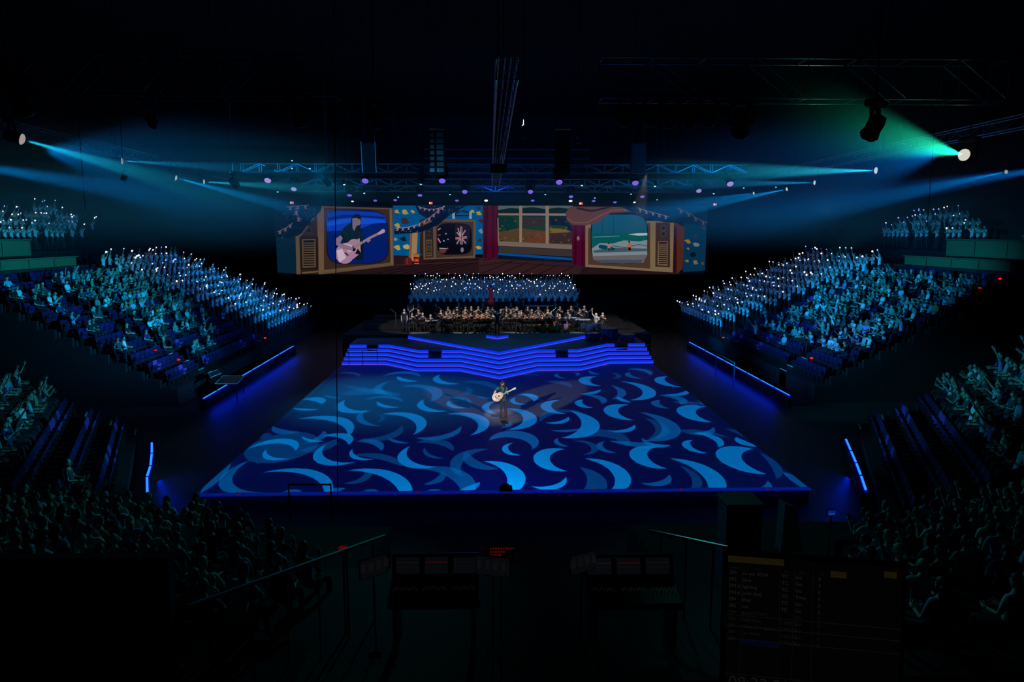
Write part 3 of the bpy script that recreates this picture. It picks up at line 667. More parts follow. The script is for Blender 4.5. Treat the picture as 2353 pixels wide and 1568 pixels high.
# ================================================================ seating bowl
ORD = ['front', 'second', 'third', 'fourth', 'fifth', 'sixth', 'seventh', 'eighth', 'ninth', 'tenth', 'eleventh', 'twelfth', 'thirteenth', 'fourteenth', 'fifteenth', 'sixteenth', 'seventeenth', 'eighteenth', 'nineteenth', 'twentieth',
       'twenty-first', 'twenty-second', 'twenty-third', 'twenty-fourth', 'twenty-fifth', 'twenty-sixth', 'twenty-seventh', 'twenty-eighth', 'twenty-ninth', 'thirtieth', 'thirty-first', 'thirty-second']
RD, RR = .85, .45
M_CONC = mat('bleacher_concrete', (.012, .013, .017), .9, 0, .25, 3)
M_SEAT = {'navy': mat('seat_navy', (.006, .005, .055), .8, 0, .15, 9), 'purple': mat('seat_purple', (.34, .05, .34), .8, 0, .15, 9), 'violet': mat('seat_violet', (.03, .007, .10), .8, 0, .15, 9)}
M_NOSE = mat('step_nosing', (.6, .75, .8), .4, 0, .05, 5); M_RED = glow('aisle_light_red', (1, .01, .005), 2.2)
# a tip-up seat
b = MB(); b.bbox((0, -.21, .66), (.46, .07, .52), M_SEAT['navy'], .03, Matrix.Rotation(.18, 3, 'X')); SB = b.mesh('backrest')
b = MB(); b.bbox((0, -.05, .56), (.44, .08, .38), M_SEAT['navy'], .03, Matrix.Rotation(-.30, 3, 'X')); SP = b.mesh('seat_pan')
b = MB(); b.bbox((0, .03, .43), (.44, .42, .08), M_SEAT['navy'], .03); SPD = b.mesh('seat_pan')
b = MB(); b.box((-.24, -.08, .25), (.04, .12, .5), M_BLACK); b.box((.24, -.08, .25), (.04, .12, .5), M_BLACK); b.box((0, -.08, .38), (.5, .05, .05), M_BLACK); b.box((-.24, .0, .62), (.05, .32, .04), M_BLACK); b.box((.24, .0, .62), (.05, .32, .04), M_BLACK); SS = b.mesh('stand')
def seat(loc, rz, col, label, group, down=False):
    e = empty('arena_seat', loc, rz); tag(e, label, 'seat', group)
    for nm, me in (('backrest', SB), ('seat_pan', SPD if down else SP)):
        o = link(nm, me, e); o.material_slots[0].link = 'OBJECT'; o.material_slots[0].material = M_SEAT[col]
    link('stand', SS, e)
seatmass = MB()
def seatstuff(loc, rz, col):
    M = Matrix.Translation(V(loc)) @ Matrix.Rotation(rz, 4, 'Z'); b = seatmass
    for me, m in ((SB, M_SEAT[col]), (SPD, M_SEAT[col]), (SS, M_BLACK)):
        n = len(b.v); b.v += [tuple(M @ v.co) for v in me.vertices]; k = b.mi(m)
        for p in me.polygons: b.f.append(tuple(v + n for v in p.vertices)); b.m.append(k)
class Sect:
    def __init__(s, O, n, t, z0, rr=RR, rd=RD): s.O = V((O[0], O[1], 0)); s.n = V((n[0], n[1], 0)).normalized(); s.t = V((t[0], t[1], 0)).normalized(); s.z0 = z0; s.rr = rr; s.rd = rd; s.rz = math.atan2(-s.n.y, -s.n.x) - math.pi / 2
    def at(s, k, u, f=.42): p = s.O + s.n * (s.rd * (k + f)) + s.t * u; return V((p.x, p.y, s.z0 + s.rr * k))
    def slab(s, name, rows, u0, u1, label):
        b = MB()
        for k in range(rows):
            a, c = (u0(k), u1(k)) if callable(u0) else (u0, u1)
            P = [s.O + s.n * (s.rd * k) + s.t * a, s.O + s.n * (s.rd * k) + s.t * c, s.O + s.n * (s.rd * (k + 1)) + s.t * c, s.O + s.n * (s.rd * (k + 1)) + s.t * a]
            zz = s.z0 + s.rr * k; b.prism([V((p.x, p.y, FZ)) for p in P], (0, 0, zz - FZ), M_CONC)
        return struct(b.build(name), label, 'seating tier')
people = []    # (distance, kind, args) to be sorted
seats = []
def shirt(): return rnd.choices(['white', 'pale blue', 'grey', 'dark', 'black', 'teal', 'navy', 'lilac', 'green'], [20, 13, 10, 20, 18, 8, 10, 3, 2])[0]
def look(): return dict(top=shirt(), hair=rnd.choices(['short', 'long', 'bun', 'bald'], [5, 4, 1, .5])[0], hc=rnd.choice(['dark', 'dark', 'brown', 'fair', 'brown', 'brown', 'dark', 'grey']), skin=rnd.choices([0, 1, 2], [6, 3, 1])[0])
SIDE = {-1: 'left', 1: 'right'}
RED_P = [(2134, 686)]
for sg in (-1, 1):
    S = Sect((sg * 16.6, 37.8), (sg, 0), (0, 1), .45, .44)
    sd = SIDE[sg]
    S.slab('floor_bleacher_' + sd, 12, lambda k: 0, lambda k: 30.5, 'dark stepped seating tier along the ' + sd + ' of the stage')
    core = [(100, 600), (270, 590), (400, 660), (430, 720), (330, 720), (180, 690)] if sg < 0 else [(2240, 600), (2060, 600), (1890, 700), (1890, 790), (2010, 790), (2240, 690)]
    far = [(370, 640), (480, 720), (490, 770), (470, 800), (400, 830), (330, 700)] if sg < 0 else [(2000, 600), (1870, 680), (1750, 740), (1760, 760), (1880, 790), (2000, 700)]
    for k in range(12):
        for j in range(28):
            u = .35 + .54 * j; p = S.at(k, u); Y = p.y
            if 3.6 < u < 5.0: continue
            if Y > 53.2 - .15 * k: continue
            q = PX(p + V((0, 0, 1.0)))
            pr = (.9 if sg < 0 else .82) if inside(core, q) else .62 if inside(far, q) else .36 if (q[0] < 480 if sg < 0 else q[0] > 1870) else 0.03
            if u < 3.6 and k < 2: pr = 0
            if k == 11: pr = 0.0
            if sg > 0 and pr == .36: pr = .6
            lab_pos = ORD[min(j, 31)] + ' from the near end, ' + ORD[k] + ' row, ' + sd + ' stand'
            if rnd.random() < pr:
                key = rnd.choices(['lap', 'lean', 'back', 'clap', 'point', 'wave'], [4, 3, 4, 3, 2, 1.6] if pr > .8 else [6, 3, 5, 3, .4, .2])[0]
                lk = look(); d = (p - CAM).length
                people.append((d, key, p + V((0, 0, 0)), S.rz + rnd.uniform(-.35, .35), lk, lab_pos)); seatstuff(p - S.n * 0, S.rz, 'navy')
            else:
                col = 'purple' if rnd.random() < .09 else 'violet' if rnd.random() < .2 else 'navy'
                seats.append(((p - CAM).length - (8 if q[1] > 700 else 0), p, S.rz, col, lab_pos))
    # choir block beyond the far aisle
    for k in range(12):
        y0 = 55.0 - 4.6 * k / 11; y1 = 66.5 - 4.0 * k / 11; j = 0; y = y0
        while y < y1:
            p = S.at(k, y - 37.8)
            key = rnd.choices(['choir_two', 'choir_one', 'choir_low'], [4, 5, 3])[0]
            people.append(((p - CAM).length, 'C' + key, p, S.rz + rnd.uniform(-.25, .25), dict(top='white', hair=rnd.choice(['short', 'long', 'bun']), hc=rnd.choice(['dark', 'brown', 'brown', 'fair'])),
                           ORD[j] + ' from the near end, ' + ORD[k] + ' row up, ' + sd + ' choir block'))
            y += .88; j += 1
    # stairs of the near aisle with bright nosings
    st = empty('aisle_stairs', (sg * 16.6, 42.1, FZ)); tag(st, 'bleacher stairs with pale step edges through the ' + sd + ' stand', 'stairs'); iv = Matrix.Translation(-V(st.location))
    b = MB()
    for k in range(12):
        for h in (0, .5):
            x = sg * (16.6 + RD * (k + h)); z = .45 + .44 * (k + h); b.box((x + sg * .2125, 42.1, (z + FZ) / 2 + .01), (.425, 1.0, z - FZ + .02), M_CONC)
            if k < 5: 
                g = MB(); g.box((x + sg * .03, 42.1, z + .035), (.06, .95, .03), M_NOSE); o = g.build('step_nosing', st); o.matrix_parent_inverse = iv
    o = b.build('flight', st); o.matrix_parent_inverse = iv
    # corner block curving towards the viewer
    K = Sect((sg * 14.9, 29.6), (sg * .92, -.39), (sg * -.39, -.92), .25, .45)
    K.slab('floor_corner_' + sd, 9, 0, 12, 'dark stepped seating in the near ' + sd + ' corner')
    st = empty('aisle_stairs', (sg * 14.9, 29.6, FZ)); tag(st, 'stairs with pale step edges beside the near ' + sd + ' corner seats', 'stairs'); iv = Matrix.Translation(-V(st.location)); b = MB()
    for k in range(8):
        for h in (0, .5):
            a = K.O + K.n * (RD * (k + h)) + K.t * -1.0; z = .25 + .45 * (k + h); P = [a, a + K.t * 1.0, a + K.t * 1.0 + K.n * .425, a + K.n * .425]
            b.prism([V((q.x, q.y, FZ)) for q in P], (0, 0, z - FZ + .01), M_CONC)
            if h == 0: g = MB(); c = a + K.n * .03 + K.t * .5; g.box((c.x, c.y, z + .03), (.95, .07, .03), M_NOSE, Matrix.Rotation(math.atan2(K.t.y, K.t.x), 3, 'Z')); o = g.build('step_nosing', st); o.matrix_parent_inverse = iv
    o = b.build('flight', st); o.matrix_parent_inverse = iv
    for k in range(8):
        for j in range(20):
            p = K.at(k, .4 + .56 * j); pos = ORD[j] + ' from the stairs, ' + ORD[k] + ' row, near ' + sd + ' corner'
            q = PX(p + V((0, 0, 1)))
            if q[0] < -60 or q[0] > 2413: continue
            if (k >= 3 and rnd.random() < .82) or (k == 1 and j == 16 and sg < 0):
                key = rnd.choice(['lap', 'clap', 'lean', 'lap', 'back', 'clap', 'wave']) if k >= 3 else 'lap'
                people.append(((p - CAM).length, key, p, K.rz + rnd.uniform(-.3, .3), look() if k >= 3 else dict(top='dark', hair='short', hc='grey', skin=0), pos)); seatstuff(p, K.rz, 'navy')
            else: seats.append((5, p, K.rz, 'purple' if (k, j) in ((2, 6), (2, 7), (1, 4)) or rnd.random() < .08 else 'violet' if rnd.random() < .4 else 'navy', pos))
    # block nearest the viewer, seen from behind
    N = Sect((0, 19.0), (0, -1), (sg, 0), .55, .17); poly = [(-40, 1120), (440, 1135), (700, 1225), (800, 1250), (430, 1385), (390, 1275), (-40, 1275)] if sg < 0 else [(1975, 1150), (2400, 1100), (2400, 1400), (2150, 1400), (1960, 1290)]
    N.slab('floor_near_' + sd, 12, 3.2, 17, 'dark seating steps nearest the viewer on the ' + sd)
    for k in range(12):
        j2 = 0
        for j in range(26):
            p = N.at(k, 3.6 + .56 * j + (.2 if k % 2 else 0)); q = PX(p + V((0, 0, 1.2)))
            if not inside(poly, q) or rnd.random() < .12: continue
            key = rnd.choices(['lap', 'clap', 'wave', 'back', 'lean'], [7, 4, .6, 3, 2])[0]
            people.append(((p - CAM).length, key, p, rnd.uniform(-.5, .5) + sg * .25, look(), ORD[j2] + ' from the middle, ' + ORD[k] + ' row, nearest ' + sd + ' block')); j2 += 1
    # upper tier
    U_ = Sect((sg * 31, 34), (sg, 0), (0, 1), 7.2, .55)
    U_.slab('floor_upper_' + sd, 9, 0, 40, 'dark upper seating tier on the ' + sd)
    pu = [(-30, 484), (120, 476), (215, 515), (208, 540), (-30, 535)] if sg < 0 else [(2005, 545), (2080, 505), (2130, 490), (2270, 495), (2265, 545)]
    for k in range(9):
        for j in range(60):
            p = U_.at(k, .4 + .64 * j); q = PX(p + V((0, 0, 1.4)))
            if inside(pu, q) and rnd.random() < .8: people.append((200, 'C' + rnd.choice(['choir_two', 'choir_one', 'choir_low']), p, U_.rz, dict(top='white', hair='short', hc='brown'), ''))
            elif sg > 0 and inside([(2175, 566), (2400, 520), (2400, 566)], q) and rnd.random() < .7: people.append((44 + k * .1, rnd.choice(['lap', 'clap', 'wave']), p, U_.rz, look(), ORD[j % 30] + ' along, ' + ORD[k] + ' row, right upper tier'))

def AX(px, py, x): r = ray(px, py); return CAM + r * ((x - CAM.x) / r.x)
M_FASC = mat('balcony_fascia', (.12, .16, .08), .6, 0, .12, .8)
def fascia(a, c, x, z0, z1, label):
    ya, yc = AX(*a, x).y, AX(*c, x).y; ya, yc = min(ya, yc), max(ya, yc); s_ = 1 if x > 0 else -1
    b = MB(); b.bbox((x + s_ * .1, (ya + yc) / 2, (z0 + z1) / 2), (.2, yc - ya, z1 - z0), M_FASC, .03); e = b.build('balcony_front'); struct(e, label, 'balcony')
    g = MB(); g.bbox((x + s_ * .05, (ya + yc) / 2, z1 + .05), (.4, yc - ya, .08), M_FASC, .02); g.build('capping', e)
    n = int((yc - ya) / 2.4)
    g = MB()
    for i in range(1, n): g.box((x - s_ * .012, ya + (yc - ya) * i / n, (z0 + z1) / 2), (.02, .03, z1 - z0 - .06), M_BLACK)
    g.build('panel_joints', e)
fascia((-160, 590), (175, 590), -27.6, 6.32, 6.85, 'green-lit balcony ledge above the left stand')
fascia((-160, 560), (70, 560), -29.4, 7.0, 7.95, 'green-lit upper parapet at the far left')
fascia((2322, 600), (2078, 600), 27.6, 6.32, 6.85, 'green-lit balcony ledge above the right stand')
fascia((2500, 580), (2173, 580), 29.4, 6.95, 7.95, 'green-lit upper parapet at the far right')
for s_ in (-1, 1):
    b = MB(); b.box((s_ * 29.3, 51, (FZ + 6.3) / 2), (3.2, 34, 6.3 - FZ), M_HALL); struct(b.build('wall_stand_' + SIDE[s_]), 'dark wall behind the ' + SIDE[s_] + ' stand', 'wall')
spot('fascia_wash', (4, 40, 8.1), (-29, 44, 7.1), (.08, .8, .4), 800, 20, .8, .2)
spot('fascia_wash', (-4, 40, 8.1), (29, 46, 7.1), (.04, .9, .4), 1300, 20, .8, .2)
spot('seat_fill', (-8, 33, 8.1), (-17.5, 38, 1.5), (.25, .22, 1.0), 1400, 34, .9, .2)  # unseen spots that tint the stand seats blue
spot('seat_fill', (8, 33, 8.1), (17.5, 40, 1.5), (.15, .2, 1.0), 1800, 34, .9, .2)

# ---- rows of tiny lights along the top of the upper tiers
for (a, c, sg, lab) in (((-10, 469), (128, 477), -1, 'row of tiny lights along the back of the left upper tier'), ((2110, 487), (2340, 474), 1, 'long row of tiny lights along the back of the right upper tier'), ((2130, 501), (2292, 494), 1, 'second, lower row of tiny lights in the right upper tier')):
    p0, p1 = AX(*a, sg * 35.9), AX(*c, sg * 35.9); b = MB(); b.tube([p0, p1], .03, M_BLACK, 4); n = 40
    for i in range(n):
        if rnd.random() < .6: b.box(p0.lerp(p1, (i + rnd.uniform(.2, .8)) / n), (.03, rnd.uniform(.05, .14), .035), rnd.choice([M_BULB2, M_BULB2, M_BULB]))
    tag(b.build('light_string'), lab, 'lights')
def bowl(px, py, sg, h=.2):
    r = ray(px, py); t = 20
    while t < 90:
        p = CAM + r * t; x = abs(p.x) - 16.6
        if p.z < .45 + .44 / .85 * x + h: return p
        t += .05
    return CAM + r * 50
k_ = 0
for (x, y) in ((50, 680), (103, 702), (207, 744), (359, 806), (410, 827), (609, 777), (308, 785), (2299, 641), (2250, 662), (1810, 713), (2056, 744), (2008, 764), (1960, 784), (1865, 823), (1662, 776)):
    p = bowl(x, y, 0, .45); b = MB(); b.bbox(p, (.16, .10, .07), M_RED, .015); b.tube([p - V((0, 0, .05)), p - V((0, 0, .6))], .02, M_BLACK, 5)
    near = 'left' if x < 1176 else 'right'; od = ['first', 'second', 'third', 'fourth', 'fifth', 'sixth', 'seventh', 'eighth']; k_ = k_ + 1 if x != 2299 else 1
    tag(b.build('aisle_light'), 'small glowing red aisle light in the ' + near + ' stand, ' + ('%s listed from the back aisle' % od[k_ - 1] if False else '%s from the balcony end' % od[k_ - 1]), 'light', 'red aisle lights')
for (x, y, z, l) in ((30, 1112, .9, 'far left'), (154, 1119, .9, 'beside the lone seated man'), (2154, 1104, .9, 'near right corner, left one'), (2277, 1094, 1.2, 'near right corner, right one')):
    p = G(x, y, z); b = MB(); b.bbox(p, (.12, .08, .05), M_RED, .012); b.tube([p - V((0, 0, .02)), p - V((0, 0, .5))], .02, M_BLACK, 5); tag(b.build('aisle_light'), 'small red aisle light in the near corner seats, ' + l, 'light', 'red aisle lights')

# ---------------------------------------------------------------- LED battens on the low barriers
M_LED = glow('led_cell_blue', (.03, .28, 1.0), 1.2); M_LEDB = glow('led_edge_blue', (.0, .0, .9), .9)
LEDB = {}
def batten(a, c, label, cells=14, w=.055):
    a, c = V(a), V(c); L = (c - a).length; e = empty('led_batten', (a + c) / 2, math.atan2(c.y - a.y, c.x - a.x)); tag(e, label, 'led strip', 'blue led battens beside the stage')
    b = MB(); b.bbox((0, 0, .03), (L - .06, .12, .06), mat('batten_shell', (.01, .02, .12), .4, 0, 0, emit=(0, 0, .6), es=.5), .01); b.build('housing', e)
    g = MB()
    for i in range(cells): g.box((-L / 2 + .1 + (L - .2) * (i + .5) / cells, 0, .07), ((L - .2) / cells * .62, .07, .03), M_LED)
    g.box((0, 0, .062), (L - .12, .012, .008), M_LED)
    g.build('light_cells', e)
for (A, B_, n, lab) in (((466, 920), (675, 797), 9, 'left'), ((1816, 913), (1583, 788), 9, 'right')):
    a, c = G(*A, .02), G(*B_, .02)
    for i in range(n): batten(a.lerp(c, i / n), a.lerp(c, (i + 1) / n), 'glowing blue led batten on the %s barrier, %s from the near end' % (lab, ORD[i] if i else 'first'))
    b = MB(); d = (c - a).normalized(); s_ = d.cross(V((0, 0, 1))); P = [a - s_ * .12, a + s_ * .12, c + s_ * .12, c - s_ * .12]; b.prism([V((q.x, q.y, FZ)) for q in P], (0, 0, .51), M_BLACK)
    tag(b.build('barrier'), 'low black barrier carrying the blue led battens on the ' + lab, 'barrier')
    m = (a + c) / 2; inw = V((1 if m.x < 0 else -1, 0, 0)); area('batten_glow', m + inw * .3 + V((0, 0, .15)), m + inw * 2.0 + V((0, 0, -.5)), (0.0, .02, 1), 85, 17, .15) if False else None
    o = area('batten_glow', m + inw * .25 + V((0, 0, .12)), m + inw * 1.6 + V((0, 0, -.5)), (0.0, .02, 1), 80, .15, 17)
    o.rotation_euler = (0, math.radians(50 if inw.x > 0 else -50) * -1, 0)
for (PL, lab) in ((((349, 1020), (349, 1046), (346, 1075), (338, 1100), (339, 1141)), 'left'), (((1943, 1012), (1955, 1040), (1967, 1068), (1978, 1097), (1990, 1133)), 'right')):
    for i in range(4):
        batten(G(*PL[i], .02), G(*PL[i + 1], .02), 'glowing blue led batten on the curved near %s barrier, %s from the far end' % (lab, ('first', 'second', 'third', 'last')[i]), 20)
        a, c = G(*PL[i], .01), G(*PL[i + 1], .01); d = (c - a).normalized(); s_ = d.cross(V((0, 0, 1)))
        b = MB(); b.prism([V((q.x, q.y, FZ)) for q in (a - s_ * .12, a + s_ * .12, c + s_ * .12, c - s_ * .12)], (0, 0, .5), M_BLACK); tag(b.build('barrier'), 'low black barrier under the %s curved blue batten on the near %s' % (('first', 'second', 'third', 'last')[i], lab), 'barrier')
    m = G(*PL[2], 0); inw = 1 if m.x < 0 else -1
    area('batten_glow', m + V((inw * .5, 0, .2)), m + V((inw * 2.5, 0, -.5)), (0, .02, 1), 14, .3, 3)

# ---------------------------------------------------------------- centre choir and its risers
cx0, cx1 = AY(948, 660, 66).x, AY(1324, 660, 66).x; b = MB()
for r in range(8): b.box(((cx0 + cx1) / 2, 63 + r + .5, (1.7 + .13 * r + FZ) / 2), (cx1 - cx0 + 1, 1.0, 1.7 + .13 * r - FZ), M_BLACK)
struct(b.build('floor_choir_riser'), 'black risers under the choir below the screen', 'risers')
for r in range(8):
    n = 26
    for j in range(n):
        p = V((cx0 + (cx1 - cx0) * (j + .5 + (.5 if r % 2 else 0) - .25) / n, 63.45 + r, 1.7 + .13 * r))
        people.append((199, 'C' + rnd.choices(['choir_two', 'choir_one', 'choir_low'], [2, 5, 3])[0], p, math.pi + rnd.uniform(-.2, .2), dict(top='white', hair='short', hc='brown'), ''))
# ---------------------------------------------------------------- place everyone
crowd = Crowd(); choirmass = Crowd(); DESC = {k: v['desc'] for k, v in PROTO.items()}
HC = {'dark': 'dark', 'brown': 'brown', 'fair': 'fair', 'grey': 'grey'}
ch = sorted([x for x in people if x[1][0] == 'C'], key=lambda x: x[0]); au = sorted([x for x in people if x[1][0] != 'C'], key=lambda x: x[0])
for i, (d, key, p, rz, lk, pos) in enumerate(ch):
    key = key[1:]; nl = {'choir_two': rnd.choice([1, 1, 2]), 'choir_one': rnd.choice([0, 1, 1]), 'choir_low': rnd.choice([0, 0, 1])}[key]
    if i < 300 and pos: person('choir_person', key, p, rz, 'singer in white, ' + pos, 'person', 'choir singers in the ' + pos.split(' ')[-3] + ' block', lights=nl, **lk)
    else: choirmass.put(key, p, rz, lights=nl, **lk)
for i, (d, key, p, rz, lk, pos) in enumerate(au):
    if i < 300:
        side = 'left' if 'left' in pos else 'right'
        person('seated_person', key, p, rz, 'spectator in %s top, %s' % (lk['top'], pos), 'person', 'spectators on the ' + side, **lk)
    else: crowd.put(key, p, rz, **lk)
tag(choirmass.b.build('choir_crowd', smooth=True), 'more white-shirted choir singers with lit hands, below the screen and in the upper tiers', 'choir', kind='stuff')
if crowd.b.v: tag(crowd.b.build('spectator_crowd', smooth=True), 'more spectators farther along in the dim side stands', 'crowd', kind='stuff')
seats.sort(key=lambda x: x[0])
for i, (d, p, rz, col, pos) in enumerate(seats):
    if i < 300: seat(p, rz, col, 'empty %s seat, %s' % (col, pos), 'empty seats')
    else: seatstuff(p, rz, col)
tag(seatmass.build('seat_rows'), 'remaining rows of dark tip-up seats, under the spectators and farther off', 'seats', kind='stuff')
print('choir', len(ch), 'audience', len(au), 'seats', len(seats))
K = Sect((-14.9, 29.6), (-.92, -.39), (.39, -.92), .25, .45); p = K.at(1, .4 + .56 * 16); f_ = -K.n
b = MB(); c = p + f_ * .36 + V((0, 0, .76)); R_ = Matrix.Rotation(K.rz, 3, 'Z')
for s_ in (-1, 1): b.box(c + R_ @ V((s_ * .075, 0, 0)), (.15, .21, .008), M_TOP['white'], R_ @ Matrix.Rotation(s_ * .25, 3, 'Y') @ Matrix.Rotation(.5, 3, 'X'))
tag(b.build('programme_booklet'), 'pale open booklet in the hands of the lone seated man', 'booklet')
spot('lone_seat_fill', (3, 27, 8.2), p + V((0, 0, .9)), (.02, .55, .6), 4200, 5, .6, .05)  # added unseen spot that lifts the lone seated man out of the dark
# ================================================================ the wide screen
YS = 72.0
def z1(x, y): return (600 + x / 4.238, 430 + y / 4.238)
def z2(x, y): return (1100 + x / 4.238, 430 + y / 4.238)
class Paint:       # flat coloured shapes on the picture plane, colour held per face
    def __init__(s): s.v = []; s.f = []; s.c = []; s.k = 0
    def poly(s, pts, col, k=1.0):
        s.k += 1; n = len(s.v)
        vs = [AY(x, y, YS) - V((0, .00025 * s.k, 0)) for x, y in pts]
        tri = geometry.tessellate_polygon([[V((p.x, p.z, 0)) for p in vs]])
        s.v += [tuple(p) for p in vs]
        cc = rgb(*[q * k for q in col])
        for t in tri: s.f.append(tuple(i + n for i in t)); s.c.append(cc)
    def Z(s, z, flat, col, k=1.0): s.poly([z(flat[i], flat[i + 1]) for i in range(0, len(flat), 2)], col, k)
    def line(s, z, pts, w_, col, k=1.0):
        L = []; R = []
        for i, p in enumerate(pts):
            a = pts[max(0, i - 1)]; b = pts[min(len(pts) - 1, i + 1)]; dx, dy = b[0] - a[0], b[1] - a[1]; l = math.hypot(dx, dy) or 1; nx, ny = -dy / l * w_ / 2, dx / l * w_ / 2
            L.append(z(p[0] + nx, p[1] + ny)); R.append(z(p[0] - nx, p[1] - ny))
        s.poly(L + R[::-1], col, k)
    def disc(s, z, x, y, rx, ry, col, n=14, a0=0):
        s.poly([z(x + rx * math.cos(a0 + 2 * math.pi * i / n), y + ry * math.sin(a0 + 2 * math.pi * i / n)) for i in range(n)], col)
    def tv(s, z, q, col, p=4.5, n=40):      # bulging rounded quad
        out = []
        for i in range(n):
            t = 2 * math.pi * i / n; c, d = math.cos(t), math.sin(t); r = (abs(c) ** p + abs(d) ** p) ** (-1 / p); u, v = (c * r + 1) / 2, (d * r + 1) / 2
            out.append(z(*[(q[0][j] * (1 - u) + q[1][j] * u) * (1 - v) + (q[3][j] * (1 - u) + q[2][j] * u) * v for j in (0, 1)]))
        s.poly(out, col)
P = Paint()
tl, tr, br, bl_ = (630, 473), (1626, 473), (1618, 630), (638, 630)
P.poly([tl, tr, br, bl_], (4, 12, 26))
# wallpaper
P.Z(z1, (130, 190, 340, 190, 345, 845, 160, 830), (8, 40, 62)); P.Z(z1, (1285, 180, 2170, 180, 2170, 655, 1285, 672), (0, 92, 158)); P.Z(z2, (1990, 190, 2225, 190, 2205, 812, 1990, 830), (6, 56, 88))
pr_ = random.Random(3)
def blob(z, x, y, r, col, seed):
    q = random.Random(seed); n = 9; P.poly([z(x + r * (1.2 if i % 2 else .7) * q.uniform(.6, 1.1) * math.cos(2 * math.pi * i / n), y + r * .7 * q.uniform(.5, 1.1) * math.sin(2 * math.pi * i / n)) for i in range(n)], col)
YEL = (196, 168, 70); BRN = (62, 48, 46)
for (x, y, r, c) in ((1320, 240, 34, YEL), (1400, 240, 42, YEL), (1478, 240, 26, YEL), (1400, 325, 58, BRN), (1330, 375, 34, YEL), (1310, 510, 26, (150, 150, 140)), (1385, 510, 44, (16, 30, 44)), (1330, 590, 38, YEL), (1415, 580, 44, (190, 180, 110)),
                      (2060, 240, 26, YEL), (2118, 255, 34, YEL), (2120, 205, 30, BRN), (2140, 330, 34, BRN), (2140, 430, 34, (120, 150, 160)), (2130, 520, 32, BRN), (2120, 590, 34, YEL), (1560, 240, 30, (170, 170, 120)), (1700, 210, 28, BRN)): blob(z1, x, y, r, c, x)
for (x, y, r, c) in ((2040, 530, 34, (160, 120, 30)), (2120, 560, 40, (110, 130, 140)), (2110, 480, 28, BRN), (2090, 660, 40, (10, 22, 44)), (2030, 720, 24, (140, 120, 50)), (2110, 735, 36, (110, 120, 90)), (2180, 745, 22, (110, 70, 50)), (2040, 600, 18, (120, 120, 80)), (2070, 255, 20, (60, 60, 60)), (2190, 400, 22, (60, 60, 40))): blob(z2, x, y, r, c, x)
# plank floor
P.Z(z1, (600, 848, 1285, 665, 2331, 690, 2331, 850), (44, 25, 30)); P.Z(z2, (0, 690, 910, 720, 1100, 800, 1400, 850, 0, 850), (58, 34, 38)); P.Z(z2, (1000, 780, 1960, 830, 1960, 850, 1000, 850), (44, 25, 30))
for i in range(5): P.line(z1, [(1100 + 130 * i, 845), (1800 + 110 * i, 700)], 7, (24, 12, 18))
for i in range(6): P.line(z2, [(20 + 190 * i, 846), (330 + 150 * i, 720 + i * 12)], 7, (26, 12, 18))
P.line(z1, [(1300, 760), (2331, 715)], 5, (74, 48, 50)); P.line(z2, [(0, 770), (240, 735), (900, 775)], 5, (30, 14, 20))
# ---- left television
P.Z(z1, (335, 480, 372, 470, 545, 250, 560, 186, 1280, 205, 1292, 765, 600, 850, 345, 850), (104, 84, 66)); P.Z(z1, (372, 500, 545, 260, 560, 850, 385, 850), (52, 36, 32))
P.Z(z1, (612, 200, 1250, 218, 1262, 735, 612, 822), (66, 46, 38)); P.Z(z1, (545, 250, 612, 200, 612, 822, 560, 850), (120, 92, 66))
P.Z(z1, (1250, 218, 1275, 215, 1283, 760, 1262, 735), (124, 100, 76)); P.line(z1, [(400, 838), (620, 815), (1270, 745)], 16, (112, 88, 60))
P.Z(z1, (378, 480, 556, 480, 560, 800, 384, 812), (38, 27, 24)); P.Z(z1, (398, 508, 530, 505, 534, 780, 404, 788), (98, 80, 64)); P.Z(z1, (412, 520, 520, 518, 520, 540, 412, 542), (22, 16, 15))
for i in range(10): P.Z(z1, (412, 552 + i * 23, 520, 550 + i * 23, 520, 561 + i * 23, 412, 564 + i * 23), (32, 23, 20))
for y in (350, 425): P.disc(z1, 466, y, 32, 32, (50, 52, 56)); P.disc(z1, 466, y, 22, 22, (22, 28, 34))
Q1 = ((640, 218), (1222, 235), (1242, 735), (648, 752))
P.tv(z1, ((628, 210), (1232, 228), (1252, 745), (636, 760)), (30, 22, 24)); P.tv(z1, Q1, (3, 34, 120))
P.Z(z1, (645, 262, 720, 232, 900, 232, 1150, 250, 1215, 290, 1222, 345, 1100, 352, 1000, 395, 800, 425, 640, 430, 638, 330), (12, 66, 205)); P.Z(z1, (645, 345, 800, 310, 1000, 300, 1200, 320, 1222, 348, 1000, 362, 860, 345, 640, 385), (20, 92, 240)); P.Z(z1, (650, 300, 800, 268, 1210, 290, 1215, 310, 900, 290, 650, 325), (4, 40, 130))
# the player on the screen: hair, face, shirt, arm, guitar
P.Z(z1, (905, 268, 945, 262, 972, 285, 975, 335, 965, 400, 990, 430, 985, 480, 950, 440, 905, 430, 880, 440, 870, 380, 880, 300), (18, 20, 34)); P.Z(z1, (865, 350, 935, 395, 985, 420, 1000, 560, 990, 700, 940, 720, 860, 640, 800, 540, 770, 470, 800, 400), (10, 32, 44))
for i in range(9): P.line(z1, [(800 + i * 22, 410 + (i % 3) * 20), (840 + i * 18, 560)], 3, (28, 62, 70))
P.Z(z1, (888, 305, 930, 300, 968, 318, 972, 350, 955, 378, 925, 388, 908, 430, 890, 400), (138, 118, 140)); P.Z(z1, (925, 378, 958, 370, 950, 392, 925, 398), (40, 30, 40))
P.disc(z1, 905, 575, 64, 70, (186, 140, 170), 18); P.disc(z1, 815, 650, 92, 98, (186, 140, 170), 22); P.Z(z1, (780, 560, 960, 500, 972, 640, 900, 700, 760, 700), (184, 138, 168))
